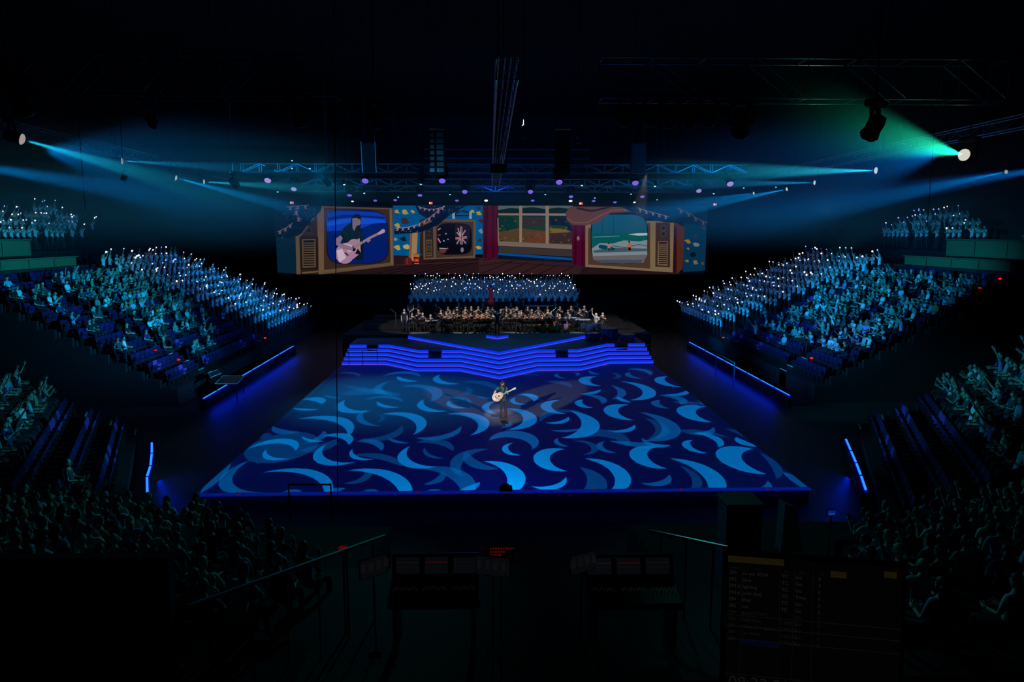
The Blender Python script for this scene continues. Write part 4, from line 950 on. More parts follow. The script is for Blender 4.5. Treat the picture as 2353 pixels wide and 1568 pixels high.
P.Z(z1, (735, 620, 790, 600, 830, 690, 760, 735), (226, 200, 220)); P.Z(z1, (800, 545, 880, 560, 900, 620, 850, 640), (214, 180, 200)); P.Z(z1, (942, 600, 972, 640, 955, 655, 915, 650), (20, 16, 30)); P.disc(z1, 902, 600, 20, 26, (12, 10, 24), 14)
P.line(z1, [(905, 590), (1050, 500), (1150, 450)], 24, (160, 134, 146)); P.Z(z1, (1135, 448, 1185, 408, 1208, 418, 1205, 442, 1150, 466), (200, 170, 190)); P.line(z1, [(815, 640), (850, 668)], 14, (60, 40, 50))
P.Z(z1, (730, 500, 775, 470, 795, 500, 770, 545, 900, 590, 890, 620, 800, 605, 728, 560), (150, 124, 150)); P.Z(z1, (1018, 508, 1050, 490, 1068, 520, 1040, 545), (156, 130, 156)); P.line(z1, [(988, 490), (985, 740)], 4, (6, 8, 20))
# ---- cream column, ball and little box
P.Z(z1, (1452, 455, 1525, 440, 1512, 740, 1436, 700), (176, 136, 96)); P.Z(z1, (1452, 455, 1474, 450, 1462, 720, 1436, 700), (134, 98, 66)); P.disc(z1, 1432, 722, 38, 38, (104, 26, 34), 18); P.line(z1, [(1425, 690), (1420, 755)], 4, (150, 90, 90))
P.Z(z1, (1486, 650, 1545, 652, 1545, 755, 1486, 755), (22, 16, 20)); P.Z(z1, (1488, 652, 1543, 654, 1543, 686, 1488, 682), (190, 112, 40)); P.Z(z1, (1490, 695, 1540, 697, 1540, 735, 1490, 733), (196, 34, 34)); P.disc(z1, 1515, 712, 20, 8, (225, 110, 60), 10); P.Z(z1, (1492, 743, 1540, 744, 1540, 750, 1492, 749), (180, 190, 200))
# ---- small television
P.Z(z1, (1545, 320, 1580, 310, 1680, 300, 1680, 340, 1600, 340, 1600, 705, 1545, 640), (50, 34, 30)); P.Z(z1, (1578, 345, 1680, 312, 2092, 322, 2085, 692, 1582, 706), (108, 86, 68)); P.Z(z1, (1596, 365, 1675, 350, 1680, 685, 1600, 690), (54, 40, 38)); P.Z(z1, (1702, 335, 2068, 340, 2066, 668, 1702, 690), (72, 54, 46))
P.Z(z1, (1608, 515, 1662, 512, 1664, 672, 1608, 676), (98, 80, 64))
for i in range(10): P.Z(z1, (1614, 528 + i * 14, 1658, 526 + i * 14, 1658, 533 + i * 14, 1614, 535 + i * 14), (30, 22, 20))
P.Z(z1, (1620, 410, 1655, 408, 1655, 495, 1620, 498), (34, 32, 36)); P.disc(z1, 1637, 435, 12, 12, (60, 62, 70)); P.disc(z1, 1637, 472, 12, 12, (60, 62, 70))
P.tv(z1, ((1712, 350), (2052, 355), (2056, 655), (1714, 665)), (26, 20, 24)); P.tv(z1, ((1720, 358), (2044, 362), (2048, 650), (1722, 656)), (8, 12, 26))
P.Z(z1, (1890, 365, 2000, 368, 2035, 410, 2030, 480, 2010, 560, 1900, 560, 1885, 450), (34, 26, 44))     # flag hanging in folds
for a, b_, wd in (((1948, 385), (1952, 560), 18), ((1892, 500), (2005, 490), 18), ((1905, 440), (1995, 550), 10), ((1990, 420), (1905, 555), 10), ((1915, 400), (1950, 500), 8)): P.line(z1, [a, b_], wd, (200, 190, 200))
for a, b_, wd in (((1948, 385), (1952, 560), 9), ((1892, 500), (2005, 490), 9), ((1905, 440), (1995, 550), 4), ((1990, 420), (1905, 555), 4)): P.line(z1, [a, b_], wd, (170, 24, 34))
for a, b_, wd, c in (((1724, 420), (1748, 400), 8, (190, 180, 190)), ((1722, 470), (1748, 466), 12, (180, 40, 50)), ((1722, 500), (1748, 540), 8, (190, 180, 190)), ((1722, 515), (1740, 545), 5, (170, 30, 40))): P.line(z1, [a, b_], wd, c)
P.disc(z1, 1768, 620, 36, 26, (112, 54, 60), 14); P.line(z1, [(1735, 596), (1808, 600)], 8, (190, 170, 170)); P.disc(z1, 1800, 455, 8, 8, (170, 180, 200), 7); P.disc(z1, 1820, 510, 8, 8, (170, 140, 150), 7); P.disc(z1, 1780, 525, 8, 8, (170, 180, 200), 7)
P.disc(z1, 1958, 612, 16, 26, (130, 130, 150), 7); P.disc(z1, 1815, 600, 8, 12, (160, 60, 60), 7)
# arch bridge above it
P.line(z1, [(1885, 275), (1910, 245), (1960, 232), (2015, 245), (2045, 275)], 16, (16, 34, 50)); P.line(z1, [(1885, 278), (2050, 278)], 12, (14, 26, 40))
for x in (1875, 2040): P.Z(z1, (x - 14, 240, x + 12, 240, x + 12, 312, x - 14, 308), (150, 176, 190))
for i in range(8): P.line(z1, [(1900 + i * 19, 262), (1900 + i * 19, 274)], 4, (90, 110, 120))
# ---- curtains and window
P.Z(z2, (40, 182, 192, 182, 172, 330, 186, 600, 190, 690, 40, 700), (82, 10, 44)); P.Z(z2, (60, 182, 90, 182, 80, 690, 55, 695), (58, 6, 32)); P.Z(z2, (130, 182, 150, 182, 140, 500, 150, 690, 130, 690), (60, 6, 34))
P.Z(z2, (190, 182, 915, 182, 918, 580, 188, 545), (96, 108, 112)); P.Z(z2, (190, 225, 300, 205, 400, 210, 520, 195, 650, 215, 770, 200, 915, 215, 918, 300, 190, 300), (14, 34, 36))
P.Z(z2, (190, 282, 400, 285, 640, 290, 915, 300, 915, 420, 190, 450), (30, 62, 36)); P.Z(z2, (430, 300, 600, 290, 645, 330, 640, 370, 430, 380), (58, 44, 40)); P.Z(z2, (690, 290, 850, 300, 880, 380, 690, 370), (12, 24, 34)); P.Z(z2, (190, 290, 330, 290, 390, 420, 190, 400), (6, 54, 40))
P.Z(z2, (190, 440, 390, 400, 640, 430, 700, 400, 918, 440, 918, 570, 190, 545), (92, 68, 34)); P.Z(z2, (690, 400, 850, 410, 880, 450, 700, 450), (134, 104, 26)); P.Z(z2, (440, 500, 560, 430, 645, 430, 645, 545, 440, 540), (108, 62, 40)); P.Z(z2, (690, 450, 915, 440, 915, 550, 700, 550), (62, 44, 44))
for i in range(90):
    x = pr_.uniform(195, 905); y = pr_.uniform(300, 545); c = pr_.choice([(120, 90, 40), (24, 40, 24), (90, 50, 40), (140, 110, 60), (40, 60, 30), (16, 24, 24)])
    blob(z2, x, y, pr_.uniform(5, 13), c, i)
CRM = (156, 130, 112)
P.Z(z2, (394, 182, 424, 182, 420, 555, 396, 553), CRM); P.Z(z2, (650, 182, 684, 182, 680, 562, 652, 560), CRM); P.Z(z2, (190, 256, 850, 258, 850, 280, 190, 276), CRM); P.Z(z2, (182, 300, 192, 300, 196, 530, 186, 535), CRM)
P.Z(z2, (188, 528, 915, 562, 915, 608, 188, 572), (126, 112, 104)); P.Z(z2, (192, 576, 915, 612, 912, 680, 192, 640), (64, 56, 54)); P.Z(z2, (188, 640, 912, 690, 912, 715, 188, 662), (0, 84, 168)); P.Z(z2, (188, 665, 912, 716, 912, 735, 186, 700), (6, 24, 40))
P.Z(z2, (905, 350, 1045, 370, 1042, 780, 910, 750), (86, 8, 46)); P.Z(z2, (930, 360, 955, 360, 950, 760, 925, 755), (62, 6, 34)); P.Z(z2, (1000, 370, 1020, 370, 1020, 775, 1000, 770), (60, 6, 34)); P.disc(z2, 968, 500, 14, 22, (150, 110, 110), 8)
# ---- right television
P.Z(z2, (1885, 345, 1900, 330, 2002, 395, 1984, 800, 1925, 845, 1885, 832), (88, 44, 32)); P.Z(z2, (1885, 345, 1925, 400, 1925, 842, 1885, 832), (50, 16, 26)); P.Z(z2, (1038, 372, 1100, 330, 1720, 330, 1900, 345, 1888, 832, 1038, 778), (136, 114, 84)); P.Z(z2, (1064, 400, 1668, 350, 1668, 795, 1064, 755), (84, 60, 48))
P.Z(z2, (1722, 345, 1862, 350, 1862, 782, 1718, 776), (66, 46, 38)); P.Z(z2, (1744, 528, 1840, 526, 1836, 766, 1738, 760), (122, 102, 80)); P.Z(z2, (1752, 536, 1832, 534, 1832, 552, 1752, 554), (60, 16, 20))
for i in range(10): P.Z(z2, (1752, 560 + i * 20, 1832, 559 + i * 20, 1830, 569 + i * 20, 1751, 570 + i * 20), (38, 26, 22))
for y in (398, 455): P.disc(z2, 1796, y, 28, 28, (80, 74, 70)); P.disc(z2, 1796, y, 19, 19, (34, 32, 34))
P.tv(z2, ((1088, 258), (1645, 262), (1650, 748), (1092, 742)), (16, 20, 22)); Q3 = ((1098, 268), (1638, 270), (1640, 742), (1100, 735)); P.tv(z2, Q3, (22, 92, 122))
P.Z(z2, (1096, 455, 1300, 452, 1642, 440, 1642, 560, 1098, 560), (4, 96, 98)); P.Z(z2, (1100, 600, 1180, 545, 1300, 552, 1410, 520, 1560, 530, 1640, 515, 1640, 660, 1600, 735, 1400, 742, 1180, 735, 1112, 690), (140, 150, 158))
P.Z(z2, (1455, 462, 1540, 450, 1640, 448, 1640, 470, 1560, 474), (200, 208, 214)); P.line(z2, [(1110, 488), (1370, 478)], 5, (120, 160, 170)); P.Z(z2, (1110, 620, 1300, 590, 1638, 600, 1638, 625, 1120, 640), (70, 96, 110)); P.line(z2, [(1300, 570), (1420, 590), (1560, 560), (1638, 575)], 8, (50, 90, 100))
P.Z(z2, (1105, 672, 1638, 660, 1620, 700, 1580, 738, 1400, 743, 1180, 736, 1120, 710), (112, 108, 112)); P.Z(z2, (1122, 708, 1620, 708, 1570, 740, 1400, 744, 1180, 737), (78, 84, 96))
P.Z(z2, (1165, 570, 1185, 560, 1290, 580, 1335, 605, 1310, 618, 1230, 610, 1170, 595), (2, 72, 96)); P.Z(z2, (1252, 558, 1278, 558, 1282, 592, 1275, 620, 1255, 620), (196, 130, 106)); P.Z(z2, (1256, 595, 1278, 595, 1278, 620, 1256, 620), (20, 60, 90)); P.disc(z2, 1266, 548, 8, 9, (24, 26, 30), 8)
P.Z(z2, (1452, 545, 1482, 545, 1486, 590, 1478, 618, 1454, 618), (200, 112, 70)); P.Z(z2, (1455, 588, 1480, 588, 1480, 617, 1455, 617), (10, 14, 24)); P.disc(z2, 1464, 533, 9, 10, (20, 18, 22), 8)
for x in (1205, 1310): P.line(z2, [(x, 275), (x, 420)], 3, (10, 40, 56)); P.Z(z2, (x - 14, 415, x + 14, 415, x + 12, 455, x - 12, 455), (30, 80, 96))
# ---- brown drape across the window and the television
P.Z(z2, (848, 240, 900, 190, 1480, 195, 1775, 205, 1690, 230, 1440, 245, 1280, 255, 1160, 345, 1040, 375, 915, 370, 850, 320), (104, 62, 50)); P.Z(z2, (950, 215, 1100, 245, 1290, 200, 1240, 195, 1100, 225, 960, 195), (40, 26, 32)); P.line(z2, [(850, 300), (940, 350), (1060, 345), (1200, 270), (1300, 225), (1450, 222)], 12, (132, 84, 66)); P.Z(z2, (848, 250, 860, 330, 905, 380, 912, 440, 870, 420, 850, 330), (22, 28, 44))
# ---- bunting and starry foliage
def bunting(z, pts, n, s0, side=1, k=1.0):
    P.line(z, pts, 4, (200, 170, 180), k)
    segs = [math.dist(pts[i], pts[i + 1]) for i in range(len(pts) - 1)]; T = sum(segs)
    for i in range(n):
        d = (i + .5) / n * T; j = 0
        while d > segs[j]: d -= segs[j]; j += 1
        t = d / segs[j]; x = pts[j][0] * (1 - t) + pts[j + 1][0] * t; y = pts[j][1] * (1 - t) + pts[j + 1][1] * t; q = s0
        P.Z(z, (x - q, y, x + q, y, x + q * .8, y + 2.1 * q, x - q * .8, y + 2.1 * q), (24, 26, 70), k)
        for a, b_ in (((x - q, y), (x + q * .8, y + 2 * q)), ((x + q, y), (x - q * .8, y + 2 * q)), ((x, y), (x, y + 2 * q))): P.line(z, [a, b_], q * .34, (200, 150, 170), k)
def stars(z, x0, y0, x1, y1, n, k):
    for i in range(n): P.disc(z, pr_.uniform(x0, x1), pr_.uniform(y0, y1), 3.4, 3.4, (120 * k, 170 * k, 210 * k), 5)
for q in ((130, 185, 590, 185, 580, 240, 480, 330, 400, 450, 260, 500, 130, 480),): P.Z(z1, q, (6, 22, 42))
P.Z(z1, (1500, 182, 2000, 182, 1900, 240, 1800, 290, 1680, 340, 1600, 300, 1540, 260), (8, 28, 62)); P.Z(z1, (1300, 405, 1560, 385, 1700, 320, 1800, 250, 1830, 280, 1720, 370, 1560, 440, 1300, 462), (4, 20, 46)); P.Z(z2, (1380, 192, 1560, 190, 1990, 195, 2230, 195, 2225, 380, 1960, 350, 1800, 345, 1640, 300, 1500, 245), (8, 34, 66))
stars(z1, 140, 195, 580, 320, 30, .8); stars(z1, 200, 380, 390, 500, 14, .6); stars(z1, 1540, 190, 1980, 260, 26, .9); stars(z2, 1400, 200, 1700, 260, 18, .7); stars(z2, 1700, 200, 2200, 360, 40, .5); stars(z1, 1300, 410, 1560, 455, 12, .9)
bunting(z1, [(160, 440), (240, 400), (310, 350)], 3, 15, k=.8); bunting(z1, [(340, 200), (350, 260), (385, 330)], 2, 18, k=.8); bunting(z1, [(250, 195), (470, 175)], 3, 16, k=.7)
bunting(z1, [(1300, 402), (1420, 395), (1530, 365), (1640, 300), (1720, 235), (1790, 180)], 10, 13); bunting(z1, [(1530, 190), (1620, 215), (1700, 215), (1790, 190)], 6, 10)
bunting(z2, [(1540, 200), (1640, 235), (1760, 265), (1850, 290)], 5, 14, k=.85); bunting(z2, [(1930, 205), (2050, 260), (2150, 320), (2220, 350)], 4, 17, k=.6)
me = bpy.data.meshes.new('picture'); me.from_pydata(P.v, [], P.f)
at = me.attributes.new('paint', 'FLOAT_COLOR', 'FACE'); at.data.foreach_set('color', [q for c in P.c for q in (*c, 1.0)])
m = bpy.data.materials.new('screen_picture'); m.use_nodes = True; nt = m.node_tree; nt.nodes.clear()
oo = nt.nodes.new('ShaderNodeOutputMaterial'); ee = nt.nodes.new('ShaderNodeEmission'); aa = nt.nodes.new('ShaderNodeAttribute'); aa.attribute_name = 'paint'
nt.links.new(aa.outputs['Color'], ee.inputs[0]); ee.inputs[1].default_value = .68; nt.links.new(ee.outputs[0], oo.inputs[0]); m.cycles.emission_sampling = 'NONE'; me.materials.append(m)
c0_, c1_ = AY(630, 472, YS), AY(1624, 631, YS)
scr = empty('video_screen', ((c0_.x + c1_.x) / 2, YS, c1_.z)); tag(scr, 'very wide video screen showing three old televisions, a window and curtains', 'screen'); iv = Matrix.Translation(-V(scr.location))
o = link('picture', me, scr); o.matrix_parent_inverse = iv
b = MB(); b.box(((c0_.x + c1_.x) / 2, YS + .25, (c0_.z + c1_.z) / 2), (c1_.x - c0_.x, .45, c0_.z - c1_.z), M_BLACK)
for i in range(9): x = c0_.x + (c1_.x - c0_.x) * (i + .5) / 9; b.tube([(x, YS + .3, c0_.z), (x, YS + .3, 12.4)], .04, M_BLACK, 5)
o = b.build('screen_frame', scr); o.matrix_parent_inverse = iv
# ================================================================ rigging over the hall
def child(b, name, par, smooth=False):
    o = b.build(name, par, smooth); o.matrix_parent_inverse = Matrix.Translation(-V(par.location)); return o
def truss(a, c, h, w_, panel, label, m=M_METAL, r=.028, group=None):
    a, c = V(a), V(c); d = (c - a); L = d.length; d.normalize(); s_ = d.cross(V((0, 0, 1))).normalized() * w_ / 2; up_ = V((0, 0, h))
    e = empty('lighting_truss', a); tag(e, label, 'truss', group)
    for q in (s_, -s_, s_ + up_, -s_ + up_):
        b = MB(); b.tube([a + q, c + q], r, m, 6); child(b, 'chord', e)
    n = max(2, round(L / panel)); b = MB()
    for side_ in (s_, -s_):
        for i in range(n):
            p, q = a + d * (L * i / n), a + d * (L * (i + 1) / n)
            b.tube([p + side_, p + side_ + up_], r * .6, m, 4); b.tube([p + side_ + (up_ if i % 2 else V()), q + side_ + (V() if i % 2 else up_)], r * .55, m, 4)
    for i in range(n + 1):
        p = a + d * (L * i / n); b.tube([p + s_, p - s_], r * .5, m, 4); b.tube([p + s_ + up_, p - s_ + up_], r * .5, m, 4)
    child(b, 'lacing', e)
    b = MB(); k = max(2, int(L / 9))
    for i in range(k): p = a + d * (L * (i + .5) / k) + up_; b.tube([p, V((p.x, p.y, 21.84))], .015, M_BLACK, 4)
    child(b, 'suspension_cable', e)
    return e
truss((-20.5, 24, 12.5), (-5.2, 24, 12.5), 1.2, .9, 1.15, 'large aluminium truss crossing the dark roof at the upper left', m=M_DARKMETAL)  # darker metal puts the fainter light on this half into its colour
truss((3.0, 24, 12.5), (20.5, 24, 12.5), 1.2, .9, 1.55, 'large aluminium truss crossing the roof at the upper right, moving lights below it')
truss((-.05, 19.5, 12.2), (-.05, 61, 11.9), .5, .55, 1.4, 'long narrow truss running lengthwise over the middle of the hall')
truss((-20.9, 26, 12.55), (-20.9, 68, 12.55), .5, .5, 1.2, 'lengthwise truss over the left stand carrying moving lights')
truss((20.9, 26, 12.55), (20.9, 68, 12.55), .5, .5, 1.2, 'lengthwise truss over the right stand carrying moving lights')
truss((-17, 51, 12.45), (17, 51, 12.45), .55, .5, 1.2, 'cross truss over the steps with the nearest row of violet lamps')
truss((-18, 61, 12.25), (18, 61, 12.25), .5, .5, 1.2, 'cross truss over the orchestra with the second row of violet lamps')
truss((-20, 67, 12.1), (20, 67, 12.1), .45, .5, 1.1, 'cross truss just before the top of the screen')
b = MB(); b.box((AY(1128, 466, 71.3).x, 71.3, 11.75), (44, .5, .62), M_BLACK); tag(b.build('masking_drape'), 'black drape hiding the top edge of the video screen', 'drape')

M_LENS = {}
def lensmat(key, col, s): return glow('lens_' + key, col, s)
def moving_head(lens, dr, ztop, label, mlens, size=1.0, group=None, name='moving_head_light', dark=False):
    lens, dr = V(lens), V(dr).normalized(); s = size; c = lens - dr * .26 * s            # c is the tilt axis of the head
    ax = dr.cross(V((0, 0, 1))); ax = ax.normalized() if ax.length > .1 else V((1, 0, 0)); top = V((c.x, c.y, c.z + .42 * s))
    e = empty(name, (top.x, top.y, top.z + .16 * s)); tag(e, label, 'stage light', group)
    b = MB(); R = Matrix((ax, ax.cross(V((0, 0, 1))), V((0, 0, 1)))).transposed()
    b.bbox(top + V((0, 0, .08 * s)), (.56 * s, .36 * s, .16 * s), M_BLACK, .03 * s, R); child(b, 'base', e)
    b = MB()
    for q in (-1, 1): b.tube([top + ax * q * .10 * s, top + ax * q * .27 * s - V((0, 0, .04 * s)), c + ax * q * .27 * s, c + ax * q * .2 * s], [.05 * s, .06 * s, .05 * s, .035 * s], M_BLACK, 6)
    child(b, 'yoke', e, True)
    b = MB(); z = dr; x = ax; y = z.cross(x); RH_ = Matrix((x, y, z)).transposed()
    b.lathe(c, [(.06 * s, -.28 * s), (.15 * s, -.25 * s), (.19 * s, -.1 * s), (.18 * s, .08 * s), (.21 * s, .16 * s), (.215 * s, .24 * s), (.19 * s, .25 * s)], M_BLACK, 16, RH_); child(b, 'lamp_head', e, True)
    b = MB(); b.lathe(c, [(.188 * s, .245 * s), (.17 * s, .29 * s), (.11 * s, .33 * s), (.03 * s, .345 * s)], mlens, 16, RH_); child(b, 'lens', e, True)
    b = MB(); b.tube([V((top.x, top.y, top.z + .14 * s)), V((top.x, top.y, ztop))], .025, M_DARKMETAL, 5); child(b, 'clamp', e)
    return e
LL = ['nearest on the left, large warm disc with a green beam', 'second on the left, its beam running level', 'third on the left, its blue beam falling to the right', 'fourth and farthest on the left',
      'nearest on the right, brightest with a wide green beam', 'second on the right with a level cyan beam', 'third on the right, small with a short level beam', 'fourth on the right, its beam falling left', 'farthest on the right above the screen edge', 'outer right, small, with a long faint blue beam']
LS = [.38, .42, .55, .75, .72, .85, 1, 1, 1, .6]  # outer lenses dimmed: the view's edge darkening is put into their strength
for i, (p, d, to, c, pw, an) in enumerate(HEADS):
    src = AY(p[0], p[1], d); moving_head(src, (V(to) - src), 21.2, 'lit moving head lamp, ' + LL[i], lensmat('beam_%d' % i, (.95 if i in (0, 1, 4) else .8, .82 if i < 2 else .92, .78 if i in (0, 1, 4) else 1.0), LS[i]), (1.05, .9, .85, .85, 1.12, .95, .85, .8, .7, .8)[i], 'lit beam lamps on the side trusses')
M_OFF = mat('lens_off', (.008, .01, .012), .35, 0, 0, spec=.2)
OFFS = [((60, 262), 24, (.2, .3, -1), 1.35, 'large dark moving head under the truss at the far upper left'), ((352, 285), 24, (.2, .6, -.8), .7, 'small dark spotlight hanging below the left truss'), ((690, 285), 24, (0, .5, -1), 1.3, 'dark moving head hanging right of the left truss'),
        ((862, 290), 26, (0, .5, -1), 1.0, 'dark moving head left of the centre loudspeakers'), ((1432, 285), 24, (-.3, .5, -1), 1.1, 'dark moving head, first of the tight row under the right truss'), ((1492, 285), 24, (-.2, .5, -1), 1.1, 'dark moving head, second of the tight row under the right truss'),
        ((1537, 288), 24, (0, .5, -1), 1.1, 'dark moving head, third of the tight row under the right truss'), ((1583, 288), 24, (.1, .5, -1), 1.1, 'dark moving head, fourth of the tight row under the right truss'), ((1628, 286), 24, (.3, .5, -1), 1.1, 'dark moving head, last of the tight row under the right truss'),
        ((1700, 312), 24, (.1, .4, -1), 1.35, 'dark moving head with shiny rim hanging right of the tight row'), ((1994, 316), 20.5, (-.35, .3, -.9), 1.2, 'black moving head silhouetted against the green haze'), ((545, 428), 42, (.5, .2, -.6), 1.0, 'black moving head silhouetted against the left blue haze'),
        ((757, 425), 50, (.5, .2, -.6), 1.0, 'black lamp hanging beside the first violet lamps'), ((968, 420), 49, (0, -.2, -1), .9, 'black lamp hanging left of the centre loudspeaker stack')]
for p, d, dr, s_, lab in OFFS: moving_head(AY(p[0], p[1], d), dr, 12.6 if d == 24 else 21.84, lab, M_OFF, s_, 'unlit lamps', name='moving_head_light')
M_VIO = glow('lens_violet', (.22, .13, .85), .9); M_VIO2 = glow('lens_violet_pale', (.42, .36, .9), .9); M_WHT = glow('lens_white', (.85, .95, 1), 1.6)
WASH = [(615, 415, 50.5, 1), (839, 416, 50.5, 0), (1016, 416, 50.5, 0), (1285, 419, 50.5, 0), (1460, 421, 50.5, 0), (1678, 423, 50.5, 1), (675, 435, 60, 1), (1068, 441, 60.5, 0), (1219, 441, 60.5, 0), (1606, 439, 60.5, 1),
        (803, 449, 66.5, 0), (965, 449, 66.5, 0), (1312, 452, 66.5, 0), (1476, 452, 66.5, 0), (862, 461, 70.4, 0), (908, 460, 70.4, 0), (1050, 461, 70.4, 0), (1224, 461, 70.4, 0), (1364, 462, 70.4, 0), (1413, 465, 70.4, 0), (1117, 461, 70.4, 2), (1311, 462, 70.4, 2), (1458, 465, 70.4, 2), (810, 463, 70.4, 2)]
for i, (x, y, d, k) in enumerate(WASH):
    row = {50.5: 'nearest row', 60: 'second row', 60.5: 'second row', 66.5: 'third row', 70.4: 'row against the screen top'}[d]; n = sum(1 for q in WASH[:i] if {50.5: 'nearest row', 60: 'second row', 60.5: 'second row', 66.5: 'third row', 70.4: 'row against the screen top'}[q[2]] == row and (q[3] == 2) == (k == 2))
    colr = {0: 'violet', 1: 'pale violet', 2: 'white'}[k]
    big = {50.5: 1.05, 60: 1.0, 60.5: 1.0, 66.5: .95, 70.4: .8}[d] * (.7 if k == 2 and x in (1458, 810) else 1)
    moving_head(AY(x, y, d), (0, -.62, -.78) if d < 65 else (0, -.4, -.92), 12.5 if d < 66 else 21.84, 'glowing %s wash lamp, %s in the %s' % (colr, ORD[n] if n else 'first', row), (M_VIO, M_VIO2, M_WHT)[k], big * 1.15, 'wash lamps over the stage', 'wash_light')
# pin spots: tiny cyan points among the trusses
M_PIN = glow('pin_cyan', (.25, .8, 1), 1.6); M_PINR = glow('pin_red', (1, .12, .08), 1.4)
for i, (x, y, d) in enumerate(sorted([(638, 441, 60.5), (837, 444, 60.5), (791, 424, 50.4), (967, 423, 50.4), (1034, 447, 60.4), (1253, 447, 66.4), (1337, 426, 50.4), (1505, 428, 50.4), (1450, 446, 66.4), (1640, 445, 60.4), (1367, 455, 66.4), (1510, 459, 70.3), (915, 453, 66.4), (671, 369, 58), (671, 387, 58), (712, 387, 58), (1709, 432, 60.4), (1783, 430, 60.4)])):
    p = AY(x, y, d); b = MB(); b.lathe(p, [(.05, 0), (.09, .03), (.10, .3), (.05, .34)], M_BLACK, 10); e = empty('pin_spot', (p.x, p.y, p.z + .34)); tag(e, 'tiny cyan pin lamp on the stage trusses, %s from the left' % (ORD[i] if i else 'first'), 'stage light', 'tiny cyan pin lamps'); child(b, 'housing', e)
    b = MB(); b.ell(p, (.075, .075, .06), M_PIN, 8, 5); child(b, 'lens', e); b = MB(); b.tube([p + V((0, 0, .3)), V((p.x, p.y, 21.84))], .012, M_BLACK, 4); child(b, 'hanger', e)
for x, y, w_ in ((671, 466, 'far left'), (990, 467, 'left of centre'), (1335, 468, 'right of centre'), (1643, 470, 'far right')):
    p = AY(x, y, 70.9); b = MB(); b.bbox(p, (.3, .1, .2), M_PINR, .02); b.bbox(p + V((-.1, -.06, 0)), (.08, .03, .16), M_WHT, .01); b.tube([p + V((0, 0, .1)), V((p.x, p.y, 21.84))], .012, M_BLACK, 4)
    tag(b.build('marker_lamp'), 'small red and white marker lamp above the screen, ' + w_, 'lamp', 'red marker lamps')
# loudspeakers
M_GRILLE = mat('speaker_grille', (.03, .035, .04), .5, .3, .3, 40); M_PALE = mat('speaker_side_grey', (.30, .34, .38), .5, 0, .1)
for (x, y, d, lab) in ((851, 398, 47, 'tall dark loudspeaker with bright edges hanging left over the stage'), (1465, 399, 47, 'tall dark loudspeaker hanging right over the stage')):
    p = AY(x, y, d); e = empty('hanging_loudspeaker', (p.x, p.y, p.z)); tag(e, lab, 'speaker', 'hanging loudspeakers')
    b = MB(); b.bbox(p + V((0, 0, .92)), (.86, .7, 1.8), M_GRILLE, .04); child(b, 'cabinet', e)
    for dx in (-.42, .42): b = MB(); b.tube([p + V((dx, -.36, 0)), p + V((dx - .04, -.36, 1.86))], .022, M_METAL, 6); child(b, 'corner_rail', e)
    b = MB(); b.tube([p + V((-.44, -.36, .0)), p + V((.44, -.36, .0))], .025, M_METAL, 6); child(b, 'bottom_bar', e)
    b = MB(); b.tube([p + V((-.3, 0, 1.8)), V((p.x - .3, p.y, 21.84))], .02, M_BLACK, 4); b.tube([p + V((.3, 0, 1.8)), V((p.x + .3, p.y, 21.84))], .02, M_BLACK, 4); child(b, 'suspension_cable', e)
for (x, lab, m1) in ((1005, 'curved stack of loudspeaker cabinets hanging left of centre, pale sides lit', M_PALE), (1292, 'dark stack of loudspeaker cabinets hanging right of centre', M_GRILLE)):  # the left stack's lit look is put into its pale panel colour
    p = AY(x, 402, 45); e = empty('line_array', (p.x, p.y, p.z)); tag(e, lab, 'speaker', 'hanging loudspeakers')
    for i in range(7):
        R = Matrix.Rotation(math.radians(-10 + i * 2.2), 3, 'X'); c = p + V((0, -.03 * i, .2 + i * .345)); q = MB(); q.bbox(c, (.88, .6, .31), M_BLACK, .03, R); o = child(q, 'cabinet', e)
        f = MB(); f.bbox(c + R @ V((.2, -.31, 0)), (.40, .03, .25), m1, .01, R); f.bbox(c + R @ V((-.26, -.31, 0)), (.24, .03, .22), m1, .01, R); g = f.build('front_panel', o)
    b = MB(); b.box(p + V((0, -.1, 2.66)), (.9, .5, .08), M_DARKMETAL)
    for dx in (-.35, .35): b.tube([p + V((dx, -.1, 2.66)), V((p.x + dx, p.y - .1, 21.84))], .02, M_BLACK, 4)
    child(b, 'flying_frame', e)
spot('array_fill', (6, 36, 8.2), (-4, 45, 11.3), (.1, .55, .9), 1500, 22, .8, .1)  # unseen spot that brightens the left loudspeaker stack
spot('roof_fill', (0, 63, 12.9), (1, 84, 16.5), (0, .08, 1), 900, 75, .9, .3)  # added unseen uplight that tints the roof purlins blue
spot('cross_truss_fill', (8, 57, 9.4), (-2, 61, 12.2), (0, .22, 1), 220, 120, .9, .3)  # unseen spots that brighten the cross trusses in blue
spot('cross_truss_fill', (-8, 57, 9.4), (6, 61, 12.2), (0, .22, 1), 220, 120, .9, .3)
spot('centre_truss_fill', (1, 30, 9), (0.1, 44, 12.1), (.2, .6, .8), 60, 40, .9, .1)  # unseen spot that brightens the centre truss
spot('right_truss_fill', (13, 30, 9), (11, 24, 12.8), (.15, .7, .55), 60, 90, .9, .1)  # unseen spot put in to make the right truss visible
# roof purlins behind the rig
m_pur = mat('purlin_steel', (.12, .13, .18), .5, .3, .2, 2)
for i, z in enumerate((13.6, 14.6, 15.2, 16.0, 16.9, 17.9)):
    b = MB(); b.box((1.5, 86.5, z), (19, .5, .16), m_pur); struct(b.build('trim_%d' % (i + 1)), 'steel roof purlin on the dark rear wall', 'purlin')
